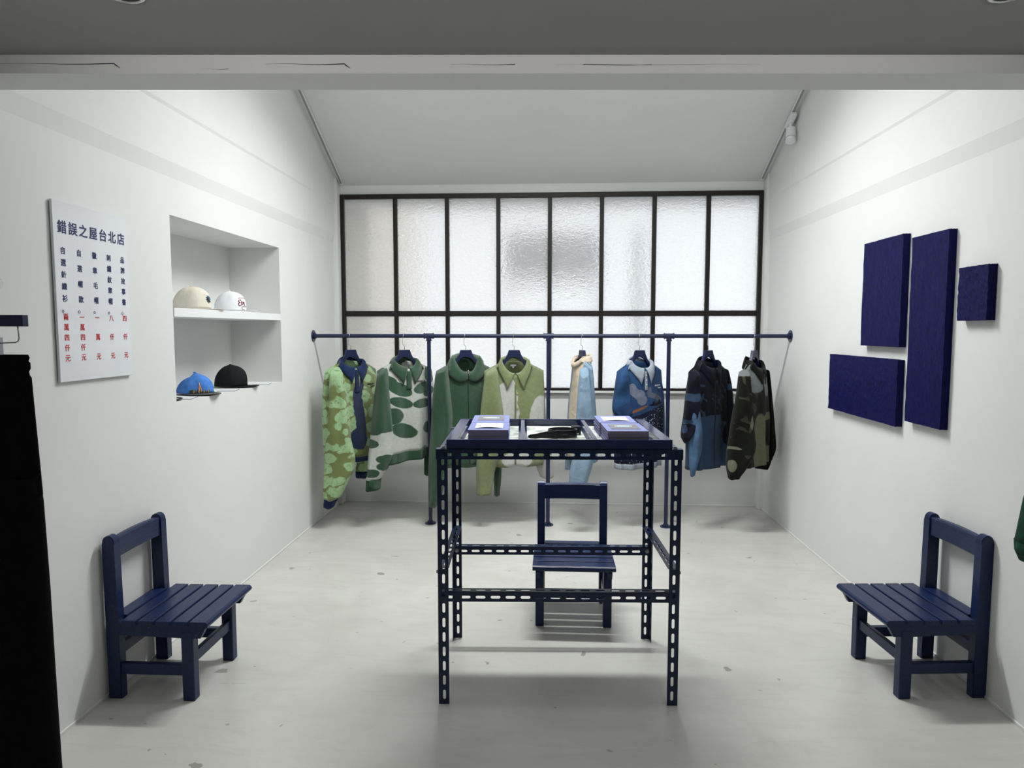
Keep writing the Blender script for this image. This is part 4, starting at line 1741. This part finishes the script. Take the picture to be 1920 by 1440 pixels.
# ---- 4 light green cardigan with off-white cloud patches
G4, W4 = lit(138, 152, 96, 1.55), lit(190, 189, 184, 1.6)
b4 = [(-.075, -.46, .095, .11, 8), (-.055, -.58, .085, .12, 0), (-.045, -.39, .05, .075, 0), (.19, -.62, .085, .17, 6), (.17, -.72, .10, .13, 0), (.01, -.93, .12, .06, 0), (-.09, -.72, .075, .1, 0)]
m4 = knit('light_green_cloud_knit', G4, [(W4, b4, .012)], 1.1)
m4s = knit('light_green_sleeve_knit', G4, [(W4, [(.27, -.60, .06, .22, 0), (.24, -1.02, .12, .115, 8)], .015)], 1.1)
s4 = Shirt('knit_cardigan', 'light green fuzzy cardigan with off-white cloud patches and open collar', 'cardigan', -.257, D(11), sh=.225, w=.232, wh=.222, d=.060, hem=-.985, seed=15, dip=.12, fold=.017, neck=.095)
s4.shell(0, 1, m4)
s4.arm('g4L', m4s, .062, seed=11, dy=-.02)
s4.arm('g4R', m4s, .045, seed=12, dy=.02)
s4.collar(knit('light_green_collar', G4, [], 1.1), .055, .125, roll=.020, spread=.055, thick=.014)
s4.strip(-.006, .006, -.97, -.36, knit('button_band', lit(115, 130, 70, 1.6), [], .8), 'button_band', .004, nx=1, nz=24)
M['button_green'] = simple('pale_green_button', (.35, .40, .22), .4)
for z in (-.43, -.54, -.65, -.76, -.87):
    yz = s4.front_y(.014, z)
    bm = bmesh.new()
    cyl(bm, (.016, yz - .004, z), (.016, yz - .009, z), .008, .007, 16)
    link('button', bm, M['button_green'], s4.o)
bm = bmesh.new()
box(bm, -.022, .022, .046, .049, -.232, -.218)
box(bm, -.007, .007, .046, .049, -.246, -.232)
link('neck_label', bm, M['paper'], s4.o)
make_hanger('navy wooden hanger inside the light green cardigan', -.257, D(11))

# ---- 5 pale blue and cream sweater seen from the side
LB, CR, GB = lit(130, 160, 186, 1.3), lit(205, 188, 162, 1.5), lit(140, 152, 170, 1.5)
m5 = knit('pale_blue_jersey', LB, [(CR, [(0, -.5, .10, 1.0, 0)], .003), (GB, [(-.30, -.5, .12, 1.0, 0)], .003)], .15, fine=420, streak=.05)
m5s = knit('pale_blue_sleeve', LB, [], .15, fine=420, streak=.05)
s5 = Shirt('knit_sweater', 'pale blue sweater with cream front panel, turned side-on', 'sweater', .256, D(-72), sh=.205, hem=-.93, w=.20, wh=.20, d=.055, dh=.085, seed=18, zs=-.225, zn=-.165, dip=.05, fold=.008, neck=.075)
s5.shell(0, 1, m5)
s5.arm('g5L', m5s, .055, seed=13)
s5.arm('g5R', m5s, .045, seed=14)
s5.collar(knit('cream_neckband', CR, [], .3), .03, .03, roll=.02, spread=0, gap=.0, thick=.008)
make_hanger('navy wooden hanger seen edge-on inside the pale blue sweater', .256, D(-72), half=.155)

# ---- 6 blue polo with clouds and night-city speckle
B6, C6, DB = lit(34, 72, 122, 1.7), lit(152, 163, 176, 1.5), lit(22, 30, 58, 1.7)


def night(t, c):
    sep = t.n('ShaderNodeSeparateXYZ')
    t.l(t.warp(c, 9, .03), sep.inputs[0])
    low = t.math('LESS_THAN', t.math('ADD', sep.outputs[2], t.math('MULTIPLY', sep.outputs[0], -.25)), -.565)
    v = t.n('ShaderNodeTexVoronoi')
    v.inputs['Scale'].default_value = 75
    t.l(c, v.inputs['Vector'])
    dot = t.ramp(v.outputs['Distance'], [(.22, (1, 1, 1)), (.30, (0, 0, 0))])
    sc = t.n('ShaderNodeSeparateColor')
    t.l(v.outputs['Color'], sc.inputs[0])
    keep = t.math('GREATER_THAN', sc.outputs[0], .55)
    warm = t.math('GREATER_THAN', sc.outputs[1], .8)
    dc = t.mix(warm, (.45, .55, .75), (.75, .33, .14))
    spk = t.mix(t.math('MULTIPLY', dot, keep), DB, dc)
    return t.mix(low, B6, spk)


m6 = knit('night_city_knit', night, [(lit(120, 130, 155, 1.6), [(-.125, -.39, .030, .045, 30), (-.09, -.42, .045, .035, 20), (-.055, -.435, .045, .040, 14), (-.035, -.475, .045, .038, 0)], .016, 40),
                                     (lit(95, 108, 125, 1.6), [(.03, -.415, .022, .040, 10), (.07, -.445, .06, .020, 12), (.125, -.465, .05, .022, 16)], .014, 40),
                                     (lit(14, 18, 30, 1.6), [(.105, -.510, .075, .010, -4), (.07, -.498, .012, .014, 0), (.15, -.494, .010, .018, 0)], .004, 40),
                                     (lit(150, 90, 55, 1.7), [(-.07, -.545, .095, .010, -16), (.19, -.80, .05, .05, 0)], .01)], .2, fine=420)
m6s = knit('blue_polo_sleeve', B6, [], .2, fine=420, streak=.06)
mc6 = knit('pale_grey_collar', C6, [], .2, fine=420, streak=.04)
s6 = Shirt('polo_sweater', 'blue polo sweater with grey collar and city-lights pattern', 'sweater', .685, D(34), w=.225, wh=.205, sh=.215, hem=-.945, seed=21, fold=.014)
s6.shell(0, 1, m6)
s6.shell(-.06, 0.0, knit('pale_grey_rib', C6, [], .2, True), 'hem_band', 3)
s6.arm('g6l', mc6, .035, name='cuff_layer', seed=16, dy=.03)
s6.arm('g6L', m6s, .060, seed=15)
s6.arm('g6R', m6s, .05, seed=17)
s6.collar(mc6, .068, .120, spread=.05, roll=.014)
s6.strip(-.013, .013, -.40, -.262, mc6, 'placket', .006)
for z in (-.29, -.325, -.36):
    yz = s6.front_y(0, z)
    bm = bmesh.new()
    cyl(bm, (0, yz - .009, z), (0, yz - .012, z), .005, None, 12)
    link('button', bm, M['paper'], s6.o)
make_hanger('dark hanger inside the blue polo sweater with grey collar', .685, D(34))

# ---- 7 dark navy overshirt with blue lower half
N7, P7, L7, S7 = lit(20, 21, 38, 1.5), lit(48, 70, 100, 1.6), lit(50, 76, 108, 1.6), lit(72, 108, 148, 1.5)


def split7(t, c):
    sep = t.n('ShaderNodeSeparateXYZ')
    t.l(t.warp(c, 8, .05), sep.inputs[0])
    low = t.math('LESS_THAN', sep.outputs[2], -.585)
    w = t.noise(t.warp(c, 6, .15), 11, 2, .4, 1.6)
    pat = t.ramp(w.outputs['Fac'], [(.56, (0, 0, 0)), (.60, (1, 1, 1))])
    zone = t.math('MULTIPLY', t.math('LESS_THAN', sep.outputs[2], -.33), pat)
    return t.mix(low, t.mix(t.math('MULTIPLY', zone, .85), N7, P7), L7)


m7 = knit('navy_landscape_knit', split7, [(N7, [(.20, -.74, .075, .10, 0), (.16, -.60, .10, .05, 0)], .02), (lit(90, 125, 160, 1.5), [(-.175, -.41, .028, .075, -12)], .02)], .2, fine=420)
m7s = knit('navy_sleeve', N7, [(P7, [(-.24, -.44, .08, .03, 0), (-.26, -.62, .10, .018, 0), (-.30, -.67, .04, .03, 0), (.25, -.40, .08, .03, 20)], .03)], .2, fine=420)
m7l = knit('mid_blue_sleeve_end', S7, [], .2, fine=420, streak=.06)
s7 = Shirt('knit_overshirt', 'dark navy knitted overshirt with slate blue lower half and collar', 'shirt', 1.192, D(40), w=.225, wh=.20, d=.065, dh=.07, sh=.220, hem=-.985, seed=25, fold=.014)
s7.shell(0, 1, m7)
s7.arm('g7l', m7l, .035, name='sleeve_lining', seed=19, dy=-.06)
s7.arm('g7L', m7s, .05, seed=18, dy=-.03)
s7.arm('g7R', m7s, .05, seed=20)
s7.collar(knit('navy_flat_collar', lit(18, 19, 36, 1.5), [], .2), .070, .125, spread=.045)
s7.strip(-.004, .004, -.97, -.29, M['dark'], 'front_edge', .003, nx=1, nz=24, thick=.002)
make_hanger('dark hanger inside the navy overshirt', 1.192, D(40))

# ---- 8 black-olive jacket with pale yoke
K8, Y8, O8 = lit(24, 26, 20, 1.5), lit(128, 134, 136, 1.5), lit(108, 110, 82, 1.5)


def camo(t, c):
    n = t.noise(t.warp(c, 5, .12), 8, 2, .4, 1.5)
    return t.mix(t.ramp(n.outputs['Fac'], [(.60, (0, 0, 0)), (.63, (1, 1, 1))]), K8, lit(62, 62, 48, 1.5))


m8 = knit('dark_olive_landscape_knit', camo, [(Y8, [(-.10, -.28, .16, .13, -10), (.11, -.30, .13, .15, 10)], .015), (O8, [(-.06, -.80, .10, .23, 0), (.10, -.60, .12, .03, 0), (.10, -.92, .2, .09, 0)], .01)], .2, fine=420)
m8s = knit('dark_olive_sleeve', camo, [(lit(120, 122, 100, 1.5), [(-.22, -.62, .014, .05, 8), (-.17, -.72, .035, .007, -40), (-.30, -.80, .03, .010, 20), (-.33, -.93, .03, .05, 0)], .012), (Y8, [(-.20, -.22, .12, .065, -8)], .02)], .2, fine=420)
s8 = Shirt('knit_jacket', 'black-olive knitted jacket with pale grey shoulders, rightmost on the rail', 'jacket', 1.528, D(54), sh=.222, hem=-.955, seed=29, fold=.014)
s8.shell(0, 1, m8)
s8.arm('g8L', m8s, .070, seed=21)
s8.arm('g8R', knit('black_sleeve', lit(14, 15, 14, 1.4), [], .2), .05, knit('black_cuff', lit(8, 8, 9, 1.4), [], .1, True), 2, seed=22)
s8.collar(knit('black_olive_collar', K8, [], .2), .068, .120, spread=.04)
s8.strip(-.008, .008, -.46, -.265, M['dark'], 'zip', .005, nx=1)
make_hanger('dark hanger inside the black-olive jacket', 1.528, D(54))

# small embroidered chest words
INKD, INKW = M['thread_black'], simple('pale_thread', (.6, .62, .68), .7)
s1.words([('HOUSE OF', 1, 0), ('ERRORS', .7, .014)], .135, -.372, .017, INKD)
s2.words([('HOUSE OF', 1, 0), ('ERRORS', .7, .014)], .108, -.345, .017, INKD)
s6.words([('HOUSE OF', 1, 0), ('ERRORS', .7, .014)], .135, -.372, .017, INKW)

# ================================================================== FOREGROUND LEFT: TROUSERS ON A CLIP HANGER
pr = thing('wall_peg_rail', 'short navy pipe rail with round chrome end at the far left edge', 'clothes rail', (XL, 1.5, 1.604))
bm = bmesh.new()
cyl(bm, (0, 0, 0), (.552, 0, 0), .0125, None, 20)
link('pipe', bm, M['rail_blue'], pr)
bm = bmesh.new()
cyl(bm, (0, 0, 0), (.007, 0, 0), .044, None, 24)
link('wall_flange', bm, M['rail_blue'], pr)
bm = bmesh.new()
cyl(bm, (.550, 0, 0), (.564, 0, 0), .0135, .0120, 20)
link('end_cap', bm, M['chrome'], pr, False)
TX = -1.395
tc = thing('clip_hanger', 'navy clip bar hanger with a wire loop above the black trousers', 'hanger', (TX, 1.5, 1.604))
bm = bmesh.new()
box(bm, -.216, .216, -.009, .009, -.097, -.071, .001)
link('clip_bar', bm, M['hanger_blue'], tc)
for s in (-1, 1):
    bm = bmesh.new()
    pts = [(s * .197, 0, -.096), (s * .198, 0, -.110), (s * .199, 0, -.124), (s * .196, 0, -.130), (s * .190, 0, -.133), (s * .168, 0, -.134), (s * .14, 0, -.135)]
    tube(bm, pts, .0014, 8)
    link('wire_loop', bm, M['bolt'], tc, True)
    bm = bmesh.new()
    box(bm, s * .14 - .010, s * .14 + .010, -.014, .014, -.175, -.120, .002)
    link('clip', bm, M['bolt'], tc)
bm = bmesh.new()
pts = [(0, -.0145, -.072), (0, -.0145, -.01)] + [(0, -.0145 * math.cos(PI * k / 8), .0145 * math.sin(PI * k / 8)) for k in range(0, 10)]
tube(bm, pts, .0017, 8)
link('hook', bm, M['chrome'], tc, True)

pants = thing('trousers', 'long black wide-leg trousers hanging at the left edge', 'trousers', (TX, 1.5, 0))
bm = bmesh.new()
# waist and seat as one tube; two legs below
def ring_t(z, cx, hx, hy, n=40, wob=0, ph=0):
    return [bm.verts.new((cx + (hx + 0) * math.cos(2 * PI * i / n), (hy + wob * math.sin(5 * 2 * PI * i / n + ph)) * math.sin(2 * PI * i / n), z)) for i in range(n)]
prof = [(1.443, .216, .018), (1.436, .219, .02), (1.428, .216, .019), (1.424, .220, .021), (1.412, .220, .021), (1.405, .216, .02), (1.396, .217, .021), (1.39, .221, .023), (1.30, .224, .030), (1.20, .228, .036), (1.12, .231, .040)]
rs = [ring_t(z, 0, a, b, wob=.004) for z, a, b in prof]
for a, b in zip(rs, rs[1:]):
    for i in range(40):
        bm.faces.new((a[i], a[(i + 1) % 40], b[(i + 1) % 40], b[i]))
o = link('waist', bm, M['black_cloth'], pants, True)
add_mod_solid(o, .004)
for s in (-1, 1):
    bm = bmesh.new()
    rs = [ring_t(z, s * cx, hx, hy, 32, wob=.006, ph=s + z * 3) for z, cx, hx, hy in ((1.16, .114, .112, .036), (1.10, .116, .115, .040), (.9, .118, .117, .046), (.7, .119, .117, .050), (.5, .120, .118, .052), (.36, .121, .119, .054))]
    for a, b in zip(rs, rs[1:]):
        for i in range(32):
            bm.faces.new((a[i], a[(i + 1) % 32], b[(i + 1) % 32], b[i]))
    o = link('trouser_leg', bm, M['black_cloth'], pants, True)
    add_mod_solid(o, .004)

# ================================================================== FOREGROUND RIGHT: GREEN SWEATSHIRT
pr2 = thing('wall_peg_rail', 'short navy pipe rail beyond the right edge holding the green sweatshirt', 'clothes rail', (XR, 1.70, 1.604))
bm = bmesh.new()
cyl(bm, (-.46, 0, 0), (0, 0, 0), .0125, None, 20)
link('pipe', bm, M['rail_blue'], pr2)
bm = bmesh.new()
cyl(bm, (-.007, 0, 0), (0, 0, 0), .044, None, 24)
link('wall_flange', bm, M['rail_blue'], pr2)
m9 = knit('bottle_green_jersey', lit(22, 84, 58, 1.4), [], .2, fine=420, streak=.05)
s9 = Shirt('sweatshirt', 'bottle green sweatshirt sleeve at the right edge', 'sweatshirt', 1.425, 0.0, sh=.19, hem=-.72, w=.20, wh=.19, d=.06, dh=.07, ry=1.70, rz=1.604, zs=-.26, seed=33)
s9.shell(0, 1, m9)
s9.collar(m9, .03, .03, roll=.02, spread=0, gap=.0, thick=.008)
SLV['g9L'] = (1.66, [(1.345, 1.24, .03), (1.29, 1.225, .045), (1.17, 1.200, .055), (1.06, 1.185, .056), (.995, 1.172, .054), (.975, 1.172, .056), (.950, 1.180, .048)])
SLV['g9R'] = (1.74, [(1.345, 1.61, .03), (1.29, 1.66, .04), (1.15, 1.68, .045), (1.0, 1.69, .045), (.96, 1.69, .04)])
s9.arm('g9L', m9, .055, knit('bottle_green_cuff', lit(22, 84, 58, 1.3), [], .2, True), 2, seed=41)
s9.arm('g9R', m9, .05, seed=42)
make_hanger('navy hanger inside the bottle green sweatshirt', 1.425, 0.0, 1.604, 1.70, half=.15)
